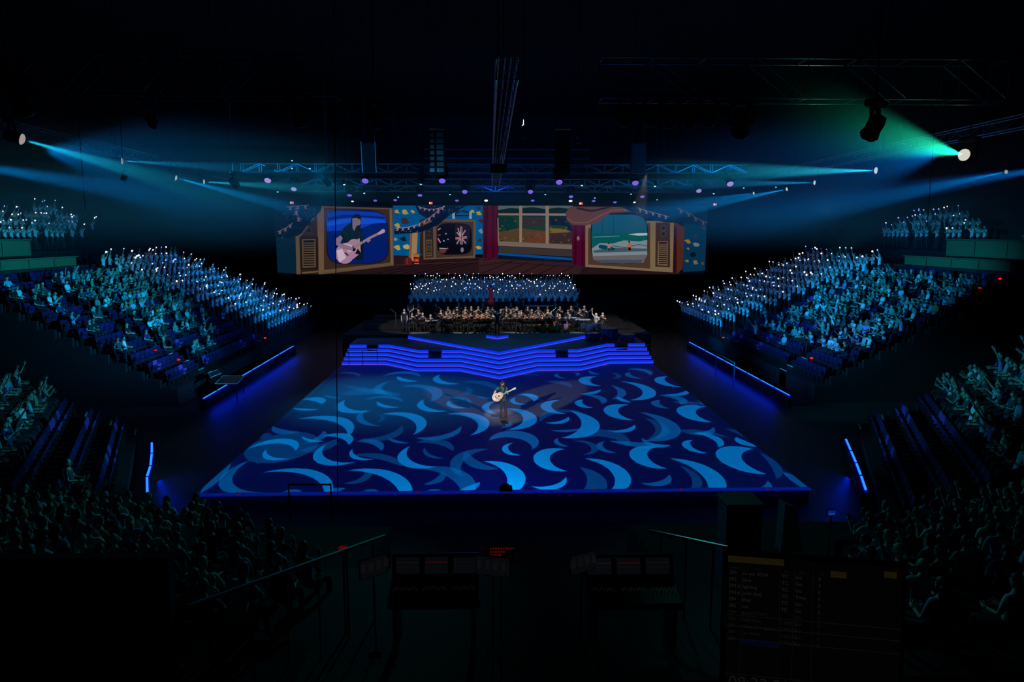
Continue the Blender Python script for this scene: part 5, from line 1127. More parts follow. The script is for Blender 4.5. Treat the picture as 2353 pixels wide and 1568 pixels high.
# chain hoists and thin cables
for x, lab in ((1203, 'left'), (1328, 'right')):
    p = AY(x, 325, 25); e = empty('chain_hoist', p); tag(e, 'hanging chain with a hook block over the centre, the %s one of two' % lab, 'chain', 'hanging chains'); b = MB()
    b.tube([p + V((0, 0, .5)), V((p.x, p.y, 21.84))], .018, M_METAL, 5); child(b, 'chain', e)
    b = MB(); b.bbox(p + V((0, 0, .32)), (.13, .1, .42), M_METAL, .03); child(b, 'hook_block', e); b = MB(); b.tube([p + V((0, 0, .12)), p + V((.05, 0, .04)), p + V((.03, 0, -.05)), p + V((-.04, 0, -.05))], .02, M_METAL, 6); child(b, 'hook', e)
def cable(a, c, r, lab, m=M_BLACK): b = MB(); b.tube([a, c], r, m, 6); tag(b.build('hanging_cable'), lab, 'cable')
cable(AY(766, -40, 9), AY(776.5, 1160, 9), .006, 'long thin black cable hanging close to the viewer, left of centre')
cable(V((AY(183, 290, 30).x, 30, 21.84)), AY(196, 482, 30), .012, 'thin cable hanging down through the haze at the far left', M_DARKMETAL)
cable(V((AY(2142, 290, 30).x, 30, 21.84)), AY(2131, 520, 30), .012, 'thin cable hanging down through the haze at the far right', M_DARKMETAL)
for i, (x, y) in enumerate(((1160, 300), (1175, 300), (1190, 260), (1222, 300))):
    a, c = AY(x, y, 26), AY(1144 + i * 6, 438, 60.5); a2 = V((-.25 + .16 * i, 19.6, 12.78)); b = MB(); b.tube([a2, V((-.3 + .15 * i, 38, 12.62)), V((-.3 + .12 * i, 60.5, 12.45))], .02, M_METAL, 5)
    tag(b.build('power_cable'), 'shiny cable run along the lengthwise centre truss, %s from the left' % ('first', 'second', 'third', 'last')[i], 'cable', 'cables on the centre truss')
# small lamps hanging below the left truss
for x, y, d, lab in ((285, 408, 34, 'small pale lamp box hanging in the left haze'), (355, 285, 23, 'small pale box lamp at the upper left')):
    p = AY(x, y, d); b = MB(); b.bbox(p, (.22, .16, .3), M_PALE, .03, Matrix.Rotation(.4, 3, 'Y')); b.tube([p, V((p.x, p.y, 21.84))], .012, M_BLACK, 4); tag(b.build('box_lamp'), lab, 'lamp')
# ================================================================ the singer
M_CHECK = bpy.data.materials.new('shirt_check_teal'); M_CHECK.use_nodes = True; nt = M_CHECK.node_tree; bs = nt.nodes['Principled BSDF']; bs.inputs['Roughness'].default_value = .85
tc = nt.nodes.new('ShaderNodeTexCoord'); ck = nt.nodes.new('ShaderNodeTexChecker'); ck.inputs['Scale'].default_value = 64; ck.inputs['Color1'].default_value = (.015, .12, .13, 1); ck.inputs['Color2'].default_value = (.01, .06, .09, 1)
nt.links.new(tc.outputs['Object'], ck.inputs['Vector']); nt.links.new(ck.outputs['Color'], bs.inputs['Base Color']); M_CHECK.cycles.emission_sampling = 'NONE'
M_BOOT = mat('boot_brown', (.10, .03, .018), .45, 0, .15, 14)
sp_ = G(1157, 963); sing = empty('person', (sp_.x, sp_.y, 0), math.pi); sing.scale = (1.03,) * 3
tag(sing, 'person with long dark hair in teal shirt and brown boots playing guitar centre stage', 'person')
# local: faces +Y (towards the viewer after the half turn); local +X is the picture's left
J = jstand(0.0, .08); J['pelvis'] = V((.02, 0, .95)); J['waist'] = V((.04, .0, 1.10)); J['chest'] = V((.06, .0, 1.28)); J['neck'] = V((.05, .03, 1.47)); J['head'] = V((.045, .075, 1.615))
arms = [(J['chest'] + V((-.175, 0, .13)), V((-.19, .12, 1.14)), V((-.14, .30, 1.24))), (J['chest'] + V((.175, 0, .13)), V((.42, .06, 1.17)), V((.24, .26, 1.01)))]
body, hm_ = bodymesh('body', J, arms, M_SKIN[0], M_CHECK, M_JEANS, M_BOOT, sub=2, hands=('grip', 'fwd'), head=(-.25, .35), hair='short', hi=True, boots=True)
link('body', body, sing); link('hair', hm_, sing)
hb = MB(); Mh = Matrix.Rotation(-.25, 3, 'Z') @ Matrix.Rotation(-.35, 3, 'X'); c = J['head']
for sx in (-1, 1):
    hb.tube([c + Mh @ V((.055 * sx, -.03, .06)), c + Mh @ V((.088 * sx, .0, -.04)), c + V((.10 * sx, .0, -.16)), c + V((.11 * sx, .02, -.28)), c + V((.10 * sx, .03, -.38))], [.022, .028, .030, .028, .010], M_HAIR['dark'], 10)
hb.tube([c + Mh @ V((0, -.07, .02)), c + V((0, -.09, -.15)), c + V((0, -.10, -.36))], [.08, .09, .03], M_HAIR['dark'], 12)
hb.build('long_hair', sing, True)
hb = MB(); hb.ell(c + Mh @ V((0, .062, -.085)), (.045, .04, .045), M_HAIR['dark'], 12, 8, Mh); hb.build('beard', sing, True)
b = MB()      # collar and shirt tail
b.tube([J['chest'] + V((-.07, .06, .19)), J['chest'] + V((0, .105, .10)), J['chest'] + V((.07, .06, .19))], [.022, .018, .022], M_CHECK, 6); b.build('shirt_collar', sing, True)
b = MB(); b.lathe(V((.02, 0, .80)), [(.155, 0), (.15, .08), (.135, .2)], M_CHECK, 18, Matrix.Diagonal((1.08, .82, 1))); b.build('shirt_tail', sing, True)
for sx in (0, 1):
    b = MB(); a = J['ankle'][sx]; b.lathe(V((a.x, a.y + .0, .10)), [(.055, 0), (.05, .1), (.056, .2), (.06, .22)], M_BOOT, 12); t = J['toe'][sx]; b.tube([a + V((0, -.02, -.04)), a.lerp(t, .5) + V((0, 0, -.01)), t + V((0, .03, 0))], [.05, .048, .03], M_BOOT, 10); b.build('boot', sing, True)
# guitar
M_GTR = mat('guitar_spruce', (.72, .46, .40), .35, 0, .05, 12); M_GSIDE = mat('guitar_side', (.35, .18, .13), .35, 0, .1); M_GPALE = mat('guitar_pickguard', (.85, .72, .55), .3, 0, .03); M_GBLK = mat('guitar_black', (.02, .015, .015), .4, 0, .1); M_NECK = mat('guitar_neck', (.45, .30, .18), .4, 0, .1)
def gout():
    pts = []
    for i in range(48):
        t = 2 * math.pi * i / 48; x = math.cos(t); y = math.sin(t)
        px = .27 * x; w_ = .215 - .05 * (x > 0) * x; waist = 1 - .26 * math.exp(-((x - .22) / .26) ** 2); py = y * w_ * waist
        if x > .45 and y < 0: py *= .55 + .45 * abs(x - 1) / .55; 
        pts.append((px, py))
    return pts
gt = empty('acoustic_guitar', (0, 0, 0)); tag(gt, 'pink-toned acoustic guitar with cutaway body held by the singer', 'guitar')
O = gout(); b = MB(); n = len(O); D_ = .10
b.add([(x, y, 0) for x, y in O] + [(x, y, D_) for x, y in O], [tuple(range(n - 1, -1, -1))] + [(i, (i + 1) % n, n + (i + 1) % n, n + i) for i in range(n)], M_GSIDE); b.add([(x, y, D_) for x, y in O], [tuple(range(n))], M_GTR); b.build('guitar_body', gt)
b = MB(); b.add([(x * .99, y * .99, D_ + .002) for x, y in O if x < -.05], [tuple(range(sum(1 for q in O if q[0] < -.05)))], M_GTR); 
b.prism([(-.20, -.07, D_ + .001), (-.08, -.11, D_ + .001), (-.03, -.03, D_ + .001), (-.12, .06, D_ + .001), (-.22, .03, D_ + .001)], (0, 0, .003), M_GPALE); b.prism([(.0, .05, D_ + .001), (.14, .07, D_ + .001), (.16, -.02, D_ + .001), (.06, -.10, D_ + .001), (-.02, -.05, D_ + .001)], (0, 0, .003), M_GPALE); b.build('pickguard', gt)
b = MB(); b.lathe((.07, 0, D_ + .003), [(.045, 0), (.045, .003)], M_GBLK, 20); b.build('sound_hole', gt)
b = MB(); b.box((-.10, 0, D_ + .008), (.03, .14, .014), M_GBLK); b.build('bridge', gt)
b = MB(); b.bbox((.44, 0, D_ - .005), (.56, .048, .03), M_NECK, .008); b.build('neck', gt)
b = MB(); b.box((.40, 0, D_ + .012), (.62, .050, .006), M_GPALE); b.build('fretboard', gt)
b = MB(); b.prism([(.72, -.026, D_ - .02), (.90, -.04, D_ - .03), (.91, .04, D_ - .03), (.72, .026, D_ - .02)], (0, 0, .018), M_GPALE); b.build('headstock', gt)
for i in range(3):
    for s_ in (-1, 1): q = MB(); q.ell((.75 + .055 * i, s_ * .052, D_ - .015), (.012, .016, .008), M_METAL, 8, 5); q.build('tuning_peg', gt)
b = MB()
for i in range(6): b.tube([(-.10, -.02 + .008 * i, D_ + .018), (.73, -.016 + .0065 * i, D_ + .017)], .0012, M_METAL, 3)
b.build('strings', gt)
# picture right = world +X; tilt the neck 28 degrees up
gx = V((math.cos(math.radians(27)), -.10, math.sin(math.radians(27)))).normalized(); gz = V((0.0, -1, .10)); gz = (gz - gx * gz.dot(gx)).normalized(); gy = gz.cross(gx)
gp = AY(1144.5, 911, sp_.y - .17)
gt.matrix_world = Matrix(((gx.x, gy.x, gz.x, gp.x), (gx.y, gy.y, gz.y, gp.y), (gx.z, gy.z, gz.z, gp.z), (0, 0, 0, 1)))
b = MB(); st_ = [V((-.02, .07, 1.50)), V((.10, .16, 1.40)), V((.20, .14, 1.22))]
b.tube(st_, .014, M_GBLK, 5); b.build('guitar_strap', sing)
# microphone stand before the singer
mp = V((sp_.x + .02, sp_.y - .52, 0)); ms = empty('microphone_stand', mp); tag(ms, 'black microphone stand with round base right before the singer', 'microphone stand')
b = MB(); b.lathe((0, 0, 0), [(.18, 0), (.18, .012), (.15, .025), (.03, .04)], M_BLACK, 20); b.build('base', ms); b = MB(); b.tube([(0, 0, .03), (0, 0, 1.30)], .011, M_BLACK, 8); b.tube([(0, 0, 1.28), (-.02, .17, 1.50)], .009, M_BLACK, 8); b.build('pole', ms)
b = MB(); b.tube([(-.02, .17, 1.50), (-.025, .27, 1.54)], [.013, .018], M_BLACK, 10); b.ell((-.027, .29, 1.55), (.026, .026, .026), M_DARKMETAL, 10, 8); b.build('microphone', ms, True)
b = MB(); fp = G(1165, 972); b.bbox((fp.x - .1, fp.y - .15, .03), (.24, .14, .05), M_BLACK, .012); b.bbox((fp.x - .1, fp.y - .2, .065), (.16, .04, .02), M_DARKMETAL, .005); tag(b.build('foot_pedal'), 'small black pedal box on the floor before the microphone stand', 'pedal')
gc = MB(); g0 = G(1158, 975); gc.tube([V((g0.x, g0.y, .012)), V((g0.x + .05, g0.y - .6, .012)), V((g0.x - .1, g0.y - 1.2, .012))], .01, M_BLACK, 5); tag(gc.build('instrument_cable'), 'short dark cable lying on the floor before the pedal', 'cable')

# ================================================================ the orchestra
ZO = RH * 6
M_PIT = mat('platform_black', (.005, .005, .006), .8, 0, .2); b = MB(); b.box((XC, 57.0, (ZO - .02 + FZ) / 2), (22, 9.6, ZO - .02 - FZ), M_PIT)
for i, (y0, h) in enumerate(((55.0, .08), (56.6, .18), (58.2, .3), (59.8, .42))): b.box((XC, (y0 + 61.8) / 2, ZO + h / 2), (20, 61.8 - y0, h), M_PIT)
struct(b.build('floor_orchestra'), 'black orchestra platform with low risers behind the steps', 'platform')
b = MB(); b.box((XC, ye - .0, ZO + .012), (2 * hw, .05, .02), M_PALE); struct(b.build('trim_platform_edge'), 'thin pale edge of the orchestra platform', 'edge')
M_VIO_W = mat('violin_varnish', (.42, .10, .025), .3, 0, .15, 20); M_PAGE = mat('music_page', (.8, .8, .78), .8, 0, .03); M_STANDM = mat('stand_black', (.02, .02, .022), .5, .3, .1); M_BRASS = mat('brass', (.7, .45, .15), .25, 1, .05)
def zf(y): return ZO + (0 if y < 55 else .08 if y < 56.6 else .18 if y < 58.2 else .3 if y < 59.8 else .42)
vb = MB(); O2 = [(x * .68, y * .47) for x, y in gout()]; n = len(O2)
vb.add([(x, y, 0) for x, y in O2] + [(x, y, .05) for x, y in O2], [tuple(range(n - 1, -1, -1)), tuple(range(n, 2 * n))] + [(i, (i + 1) % n, n + (i + 1) % n, n + i) for i in range(n)], M_VIO_W); VBODY = vb.mesh('violin_body')
vb = MB(); vb.box((.29, 0, .06), (.28, .026, .02), M_GBLK); vb.ell((.44, 0, .055), (.025, .014, .018), M_VIO_W, 8, 5); VNECK = vb.mesh('neck')
bw_ = MB(); bw_.tube([(0, 0, 0), (.68, 0, 0)], .007, M_PAGE, 4); bw_.box((.04, 0, -.012), (.07, .01, .02), M_GBLK); BOW = bw_.mesh('bow')
def orient(o, p, x, z): x = V(x).normalized(); z = V(z); z = (z - x * z.dot(x)).normalized(); y = z.cross(x); o.matrix_world = Matrix(((x.x, y.x, z.x, p[0]), (x.y, y.y, z.y, p[1]), (x.z, y.z, z.z, p[2]), (0, 0, 0, 1)))
sm = MB(); sm.tube([(0, 0, .02), (0, 0, .84)], .012, M_STANDM, 6); 
for a in range(3): sm.tube([(0, 0, .14), (.2 * math.cos(a * 2.1), .2 * math.sin(a * 2.1), .012)], .01, M_STANDM, 5)
SPOLE = sm.mesh('stand_leg'); sm = MB(); sm.bbox((0, 0, .90), (.46, .03, .28), M_STANDM, .012, Matrix.Rotation(-.5, 3, 'X')); SDESK = sm.mesh('desk'); sm = MB(); sm.box((0, -.014, .912), (.40, .012, .24), M_PAGE, Matrix.Rotation(-.5, 3, 'X')); SPAGE = sm.mesh('music_page')
cm = MB(); cm.bbox((0, -.02, .45), (.42, .42, .05), M_BLACK, .02); CSEAT = cm.mesh('seat'); cm = MB(); cm.bbox((0, -.23, .78), (.4, .04, .32), M_BLACK, .015); CBACK = cm.mesh('backrest'); cm = MB(); cm.tube([(0, 0, 0), (0, 0, .44)], .014, M_STANDM, 5); CLEG = cm.mesh('leg')
nO = 0
def musician(zx, zy, key, instr, i, row, extra=None):
    global nO
    px, py = 870 + zx / 4.278, 620 + zy / 4.278
    y = {0: 53.1, 1: 54.3, 2: 55.9, 3: 57.5, 4: 59.1, 5: 60.6}[row]; z = zf(y); x = AY(px, py, y).x; rz = math.pi + (XC - x) * .06 + rnd.uniform(-.3, .3)
    cat_ = {'violin': 'violinist', 'cello': 'cellist', 'wind': 'wind player', 'plain': 'player'}[instr]
    top = 'black'; lab = 'seated %s in black, %s from the left in the %s of the orchestra' % (cat_, ORD[i] if i else 'first', ('front row', 'second row', 'third row', 'fourth row', 'fifth row', 'back row')[row])
    person('orchestra_person', key, V((x, y, z)), rz, lab, 'person', 'orchestra players', top=top, hair=rnd.choice(['short', 'long', 'bun', 'short']), hc=rnd.choice(['dark', 'brown', 'fair', 'dark', 'grey']), skin=0)
    M = Matrix.Translation((x, y, z)) @ Matrix.Rotation(rz, 4, 'Z')
    ce = empty('orchestra_chair', (x, y, z), rz); tag(ce, 'black chair under the %s, %s from the left in the %s' % (cat_, ORD[i] if i else 'first', ('front row', 'second row', 'third row', 'fourth row', 'fifth row', 'back row')[row]), 'chair', 'orchestra chairs')
    link('seat', CSEAT, ce); link('backrest', CBACK, ce)
    for lx, ly in ((-.19, -.2), (.19, -.2), (-.19, .16), (.19, .16)): l = link('leg', CLEG, ce); l.location = (lx, ly, 0)
    where = 'of the %s, %s from the left in the %s' % (cat_, ORD[i] if i else 'first', ('front row', 'second row', 'third row', 'fourth row', 'fifth row', 'back row')[row])
    if instr == 'violin':
        e = empty('violin'); tag(e, 'orange-brown violin ' + where, 'violin', 'violins'); link('violin_body', VBODY, e); link('neck', VNECK, e); orient(e, M @ V((-.06, .20, 1.09)), M.to_3x3() @ V((-.35, .9, -.08)), M.to_3x3() @ V((.15, .1, 1)))
        bo = link('violin_bow', BOW); tag(bo, 'pale violin bow ' + where, 'bow', 'bows'); orient(bo, M @ V((.14, .30, 1.02)), M.to_3x3() @ V((-.8, .25, .45)), (0, 0, 1))
    if instr == 'cello':
        e = empty('cello'); tag(e, 'orange-brown cello ' + where, 'cello', 'cellos'); link('cello_body', VBODY, e); link('neck', VNECK, e); orient(e, M @ V((.02, .50, .52)), M.to_3x3() @ V((-.06, -.28, .95)), M.to_3x3() @ V((0, 1, .3))); e.scale = (1.9,) * 3
        bo = link('cello_bow', BOW); tag(bo, 'pale cello bow ' + where, 'bow', 'bows'); orient(bo, M @ V((.36, .55, .60)), M.to_3x3() @ V((-.98, .1, .1)), (0, 0, 1))
    if instr == 'wind':
        q = MB(); q.tube([(0, .28, 1.17), (0, .42, .98), (0, .56, .78)], [.012, .016, .05], M_BRASS if i % 3 == 0 else M_GBLK, 8); q.ell((0, .26, 1.19), (.012, .02, .012), M_METAL, 6, 4); o = q.build('wind_instrument'); o.matrix_world = M; tag(o, 'slim wind instrument ' + where, 'instrument', 'wind instruments')
    if (row < 4 and i % 3 != 1) or i % 2 == 0:
        e = empty('music_stand'); tag(e, 'black music stand before the %s, %s from the left in the %s' % (cat_, ORD[i] if i else 'first', ('front row', 'second row', 'third row', 'fourth row', 'fifth row', 'back row')[row]), 'music stand', 'music stands'); e.matrix_world = M @ Matrix.Translation((.12, .72, 0)) @ Matrix.Scale(.92, 4)
        link('stand_leg', SPOLE, e); d_ = link('desk', SDESK, e); pg_ = link('music_page', SPAGE, d_)
ROWS = [([(515, 560), (640, 560), (695, 555), (850, 560), (965, 555), (1015, 540), (1065, 540), (1385, 545), (1440, 550), (1497, 560), (1548, 555), (1612, 545), (1692, 555), (1780, 555), (1880, 550)], 0),
        ([(255, 480), (330, 470), (435, 512), (665, 520), (775, 505), (850, 490), (902, 470), (970, 490), (1015, 510), (1128, 475), (1255, 485), (1340, 520), (1380, 535), (1530, 540), (1620, 500), (1690, 500), (1760, 505), (2200, 510)], 1),
        ([(395, 455), (612, 425), (700, 470), (735, 420), (853, 425), (965, 430), (1062, 425), (1200, 430), (1300, 420), (1404, 430), (1505, 425), (1570, 450), (1663, 430), (1860, 440), (1975, 450)], 2),
        ([(683, 385), (768, 378), (855, 385), (910, 360), (980, 385), (1075, 385), (1120, 358), (1255, 378), (1357, 370), (1465, 385), (1570, 385), (1660, 400), (1780, 400), (1893, 380), (2020, 430)], 3),
        ([(390, 355), (560, 360), (786, 358), (1022, 355), (1300, 350), (1740, 390), (1950, 365)], 4)]
for lst, row in ROWS:
    for i, (zx, zy) in enumerate(lst):
        if row == 0: ins = 'cello' if zx > 1580 else 'violin' if 600 < zx else 'plain'
        elif row == 1: ins = 'violin' if (640 < zx < 1060 or 1350 < zx < 1560) else 'cello' if 1600 < zx < 1800 else 'plain'
        else: ins = 'wind' if i % 2 else 'plain'
        musician(zx, zy, {'violin': 'violin', 'cello': 'cello', 'wind': 'wind', 'plain': 'clap'}[ins], ins, i, row)
# standing figures
def at(zx, y, z): return V((AY(870 + zx / 4.278, 700, y).x, y, z))
RAISE = ARM(jst, (-.2, .1, .08), (-.34, .14, .34), (.2, .1, .08), (.34, .14, .34)); proto('conduct', jst, RAISE, 'arms spread')
proto('drum', jsit(0), ARM(js, (-.10, .14, -.2), (-.04, .4, -.2), (.16, .04, .22), (.14, .1, .5)), 'one arm raised')
person('orchestra_person', 'stand', at(250, 53.6, ZO), math.pi, 'player standing at the far left of the orchestra in a black sleeveless top', 'person', top='black', hair='short', hc='brown')
person('orchestra_person', 'stand', at(315, 58.6, zf(58.6)), math.pi, 'player in black standing at the back left of the orchestra', 'person', top='black', hc='grey')
person('orchestra_person', 'stand', at(1398, 60.8, zf(60.8)), math.pi, 'percussion player in black standing behind the middle of the orchestra', 'person', top='black', hair='long', hc='brown')
dr = person('orchestra_person', 'drum', at(2140, 53.8, ZO), math.pi * .8, 'drummer with fair long hair and one arm raised at the right of the orchestra', 'person', top='grey', hair='long', hc='fair')
st_ = MB(); st_.lathe((0, 0, 0), [(.2, 0), (.18, .42), (.2, .46), (.1, .48)], M_BLACK, 14); so = st_.build('drum_stool'); so.location = at(2140, 53.8, ZO); tag(so, 'black stool under the drummer', 'stool')
rd_ = person('person', 'conduct', V((AY(1128, 700, 61.2).x, 61.2, zf(60.8) + .75)), 0, 'choir conductor in a long red dress with arms spread before the choir', 'person', top='red', hair='bun', hc='brown', bottom=M_TOP['red'])
b = MB(); b.lathe((0, 0, .02), [(.33, 0), (.27, .3), (.2, .6), (.14, .93), (.12, 1.02)], M_TOP['red'], 16); b.build('dress_skirt', rd_, True)
p = rd_.location; b = MB(); b.bbox((p.x, p.y, p.z - .375), (1.2, 1.0, .75), M_BLACK, .02); b.tube([(p.x - 1.3, p.y - .52, p.z + .45), (p.x + 1.6, p.y - .52, p.z + .45)], .02, M_PALE, 6); b.tube([(p.x - .6, p.y - .52, p.z), (p.x - .6, p.y - .52, p.z + .45)], .015, M_STANDM, 5); tag(b.build('choir_podium'), 'black podium with a thin pale rail under the conductor in red', 'podium')
cp = V((pod.location.x, pod.location.y + .75, Z6 + .2)); person('orchestra_person', 'conduct', cp, 0, 'conductor in black with arms spread on the small glowing podium', 'person', top='black', hc='dark')
spot('red_dress_light', (2, 47, 11), (rd_.location.x, 61.2, 3.2), (1, .7, .6), 900, 5, .4, .05)
# drums and percussion cases at the right edge of the platform
M_DRUM = mat('drum_shell_blue', (.02, .05, .14), .25, .2, .1); M_SKN = mat('drum_skin', (.5, .5, .5), .5, 0, .05)
for (x, y, w_, h, d, lab) in ((1361, 785, 34, .55, 50.2, 'low round drum at the right end of the steps, left of three'), (1400, 785, 40, .8, 50.8, 'tall dark round drum at the right end of the steps, middle of three'), (1441, 787, 36, .45, 50.2, 'low round drum at the right end of the steps, right of three')):
    p = AY(x, y, d); r_ = w_ / 2 / F_PX * d; z = RH * 5; e = empty('stage_drum', (p.x, d, z)); tag(e, lab, 'drum', 'round drums on the steps')
    b = MB(); b.lathe((0, 0, 0), [(r_ * .96, 0), (r_, .03), (r_, h - .04), (r_ * .97, h)], M_DRUM, 24); b.build('shell', e, False); b = MB(); b.lathe((0, 0, h), [(r_ * .93, 0), (r_ * .93, .012)], M_SKN if h > 1 else M_DRUM, 24); b.build('drum_head', e)
    b = MB(); b.box((r_ * .0, -r_ - .01, h / 2), (.035, .03, h * .8), M_PALE); b.build('fitting', e)
# drum kit of the drummer
kp = at(2080, 53.0, ZO)
for (dx, dz, r_, h, lab) in ((-.5, .35, .22, .3, 'side drum'), (.0, .15, .3, .4, 'bass drum'), (.5, .4, .2, .25, 'tom drum')):
    b = MB(); b.lathe((kp.x + dx, kp.y, ZO + dz), [(r_, 0), (r_, h)], M_DRUM, 18); 
    for a in range(3): b.tube([(kp.x + dx + r_ * .8 * math.cos(a * 2.1), kp.y + r_ * .8 * math.sin(a * 2.1), ZO + dz), (kp.x + dx + r_ * math.cos(a * 2.1), kp.y + r_ * math.sin(a * 2.1), ZO)], .012, M_METAL, 4)
    tag(b.build('drum'), lab + ' of the drum kit right of the orchestra', 'drum')
for dx, z in ((-.8, 1.1), (.8, 1.15), (1.1, .9)):
    b = MB(); b.lathe((kp.x + dx, kp.y, ZO + z), [(.24, 0), (.05, .03), (.02, .04)], M_BRASS, 18); b.tube([(kp.x + dx, kp.y, ZO + z), (kp.x + dx, kp.y, ZO)], .012, M_METAL, 5)
    tag(b.build('cymbal'), {-.8: 'cymbal left of the drummer', .8: 'cymbal right of the drummer', 1.1: 'lower cymbal far right of the drummer'}[dx], 'cymbal', 'cymbals')
# keyboards / tables with pale tops
for zx, y, w_, lab in ((545, 53.3, 1.3, 'keyboard on a stand left of the violins'), (1600, 59.9, 2.6, 'long pale xylophone at the back of the orchestra'), (1280, 58.4, 1.5, 'percussion table with pale bars behind the middle'), (1900, 54.9, 1.2, 'keyboard on a stand right of the cellos'), (2010, 53.6, 1.1, 'second keyboard at the right of the orchestra')):
    p = at(zx, y, zf(y)); e = empty('keyboard', p); tag(e, lab, 'instrument'); b = MB(); b.bbox((0, 0, .86), (w_, .4, .09), M_PALE, .02); b.build('keys', e)
    for sx in (-1, 1): q = MB(); q.tube([(sx * w_ * .4, -.15, .82), (-sx * w_ * .05 + sx * .1, .15, 0)], .018, M_STANDM, 5); q.build('leg', e); 
# thin mic stands among the players
for i, zx in enumerate((165, 300, 640, 930, 1140, 1330, 1500, 1700, 1930, 2060)):
    p = at(zx, 52.7 + (i % 3) * .5, ZO); e = empty('boom_stand', p); tag(e, 'thin boom microphone stand in the orchestra, %s from the left' % (ORD[i] if i else 'first'), 'microphone stand', 'boom microphone stands')
    b = MB(); b.tube([(0, 0, 0), (0, 0, 1.5)], .012, M_METAL, 5); b.tube([(0, 0, 1.5), (.35 if i % 2 else -.35, .2, 1.75)], .01, M_METAL, 5); b.build('pole', e); b = MB(); b.lathe((0, 0, 0), [(.14, 0), (.14, .02), (.03, .03)], M_STANDM, 12); b.build('base', e)
    b = MB(); b.tube([(.35 if i % 2 else -.35, .2, 1.75), (.45 if i % 2 else -.45, .24, 1.76)], .022, M_BLACK, 6); b.build('microphone', e)
# ================================================================ nearest foreground: rails, control desks, monitors
M_RAIL = mat('rail_steel', (.25, .27, .3), .35, .7, .1)
def rail_(a, c, h, lab, n=5):
    a, c = V(a), V(c); e = empty('handrail', a); tag(e, lab, 'railing'); b = MB(); b.tube([a, c], .03, M_RAIL, 8); child(b, 'top_rail', e)
    for i in range(n): p = a.lerp(c, (i + .5) / n); b = MB(); b.tube([p, p - V((0, 0, h))], .018, M_RAIL, 6); child(b, 'post', e)
rail_(G(430, 1395, 4.0), G(884, 1232, 3.5), 3.9, 'sloping steel handrail beside the nearest left seats', 6)
rail_(G(1490, 1220, 3.5), G(1672, 1259, 3.6), 3.9, 'steel handrail right of the control desks', 3)
b = MB(); b.box((.3, 9.0, (2.2 + FZ) / 2), (8.4, 8.0, 2.2 - FZ), M_BLACK); struct(b.build('floor_control'), 'black platform of the control position', 'platform')
M_KEY = glow('console_key_dim', (.05, .05, .055), .08); M_SCRD = glow('console_screen_dim', (.012, .016, .022), .15); M_AMB = glow('console_amber_dim', (.06, .035, .008), .25); M_REDD = glow('console_red_dim', (.25, .005, .004), .3); M_PANEL = mat('console_panel', (.03, .03, .032), .4, .2, .1)
def console(px0, px1, py, lab, amber=False):
    a, c = G(px0, py, 3.1), G(px1, py, 3.1); w_ = c.x - a.x; p = (a + c) / 2; e = empty('mixing_console', (p.x, p.y, 2.2)); tag(e, lab, 'control desk'); R = Matrix.Rotation(.22, 3, 'X')
    b = MB(); b.bbox((0, 0, .85), (w_, .75, .12), M_PANEL, .03, R); b.bbox((0, .36, 1.08), (w_, .07, .36), M_PANEL, .02, Matrix.Rotation(-.3, 3, 'X')); b.build('desk_body', e)
    for s_ in (-1, 1): b = MB(); b.bbox((s_ * w_ * .42, 0, .4), (.06, .6, .8), M_BLACK, .01); b.build('leg', e)
    for i in range(3):
        x = (-.32 + .32 * i) * w_; b = MB(); b.box((x, .31, 1.10), (w_ * .26, .012, .24), M_SCRD, Matrix.Rotation(-.3, 3, 'X')); o = b.build('display', e)
        g = MB()
        for r in range(3):
            for k in range(14): g.box((x - w_ * .12 + w_ * .24 * (k + .5) / 14, .295 - .004 * r, 1.02 + .07 * r), (w_ * .009, .008, .03 if r == 0 else .012), M_REDD if (i == 1 and r == 2) else M_AMB if (amber or i == 0) and r == 2 else M_KEY, Matrix.Rotation(-.3, 3, 'X'))
        g.build('meter_lights', o)
        f = MB()
        for k in range(16): f.box((x - w_ * .13 + w_ * .26 * (k + .5) / 16, -.12 + .02 * (k * 7 % 5), .925), (w_ * .008, .03, .015), M_KEY, R)
        f.build('faders', e)
console(895, 1105, 1350, 'wide mixing console with three dim screens on the control platform'); console(1345, 1560, 1352, 'darker control console at the right of the control platform', True)
def monitor(c, w_, h, yaw, pitch, lab, name='monitor', build=None, zdesk=None):
    c = V(c); e = empty(name, (c.x, c.y, zdesk if zdesk is not None else c.z - h)); tag(e, lab, 'monitor')
    R = Matrix.Rotation(yaw, 3, 'Z') @ Matrix.Rotation(pitch, 3, 'X'); T = lambda x, y, z: c + R @ V((x, y, z))
    b = MB(); b.bbox(c, (w_ + .03, .03, h + .03), M_BLACK, .008, R); o = child(b, 'casing', e)
    b = MB(); b.quad(T(-w_ / 2, -.017, -h / 2), T(w_ / 2, -.017, -h / 2), T(w_ / 2, -.017, h / 2), T(-w_ / 2, -.017, h / 2), M_SCRD if name == 'monitor' else M_SCR0); s_ = child(b, 'display', e)
    b = MB(); z0 = (zdesk if zdesk is not None else c.z - h); b.tube([T(0, .02, 0), V((c.x, c.y + .05, z0 + .01))], .015, M_BLACK, 6); b.box((c.x, c.y + .05, z0 + .01), (.2, .16, .02), M_BLACK); child(b, 'monitor_foot', e)
    if build: build(T, s_, e)
M_SCR0 = glow('cue_screen_black', (.0012, .0012, .0012), .5)
def grid(T, s_, e):
    g = MB()
    for i in range(4): g.box(T(-.18 + .12 * i, -.02, .02), (.09, .004, .13), M_KEY, Matrix.Rotation(.3, 3, 'Z'))
    child(g, 'page_blocks', e)
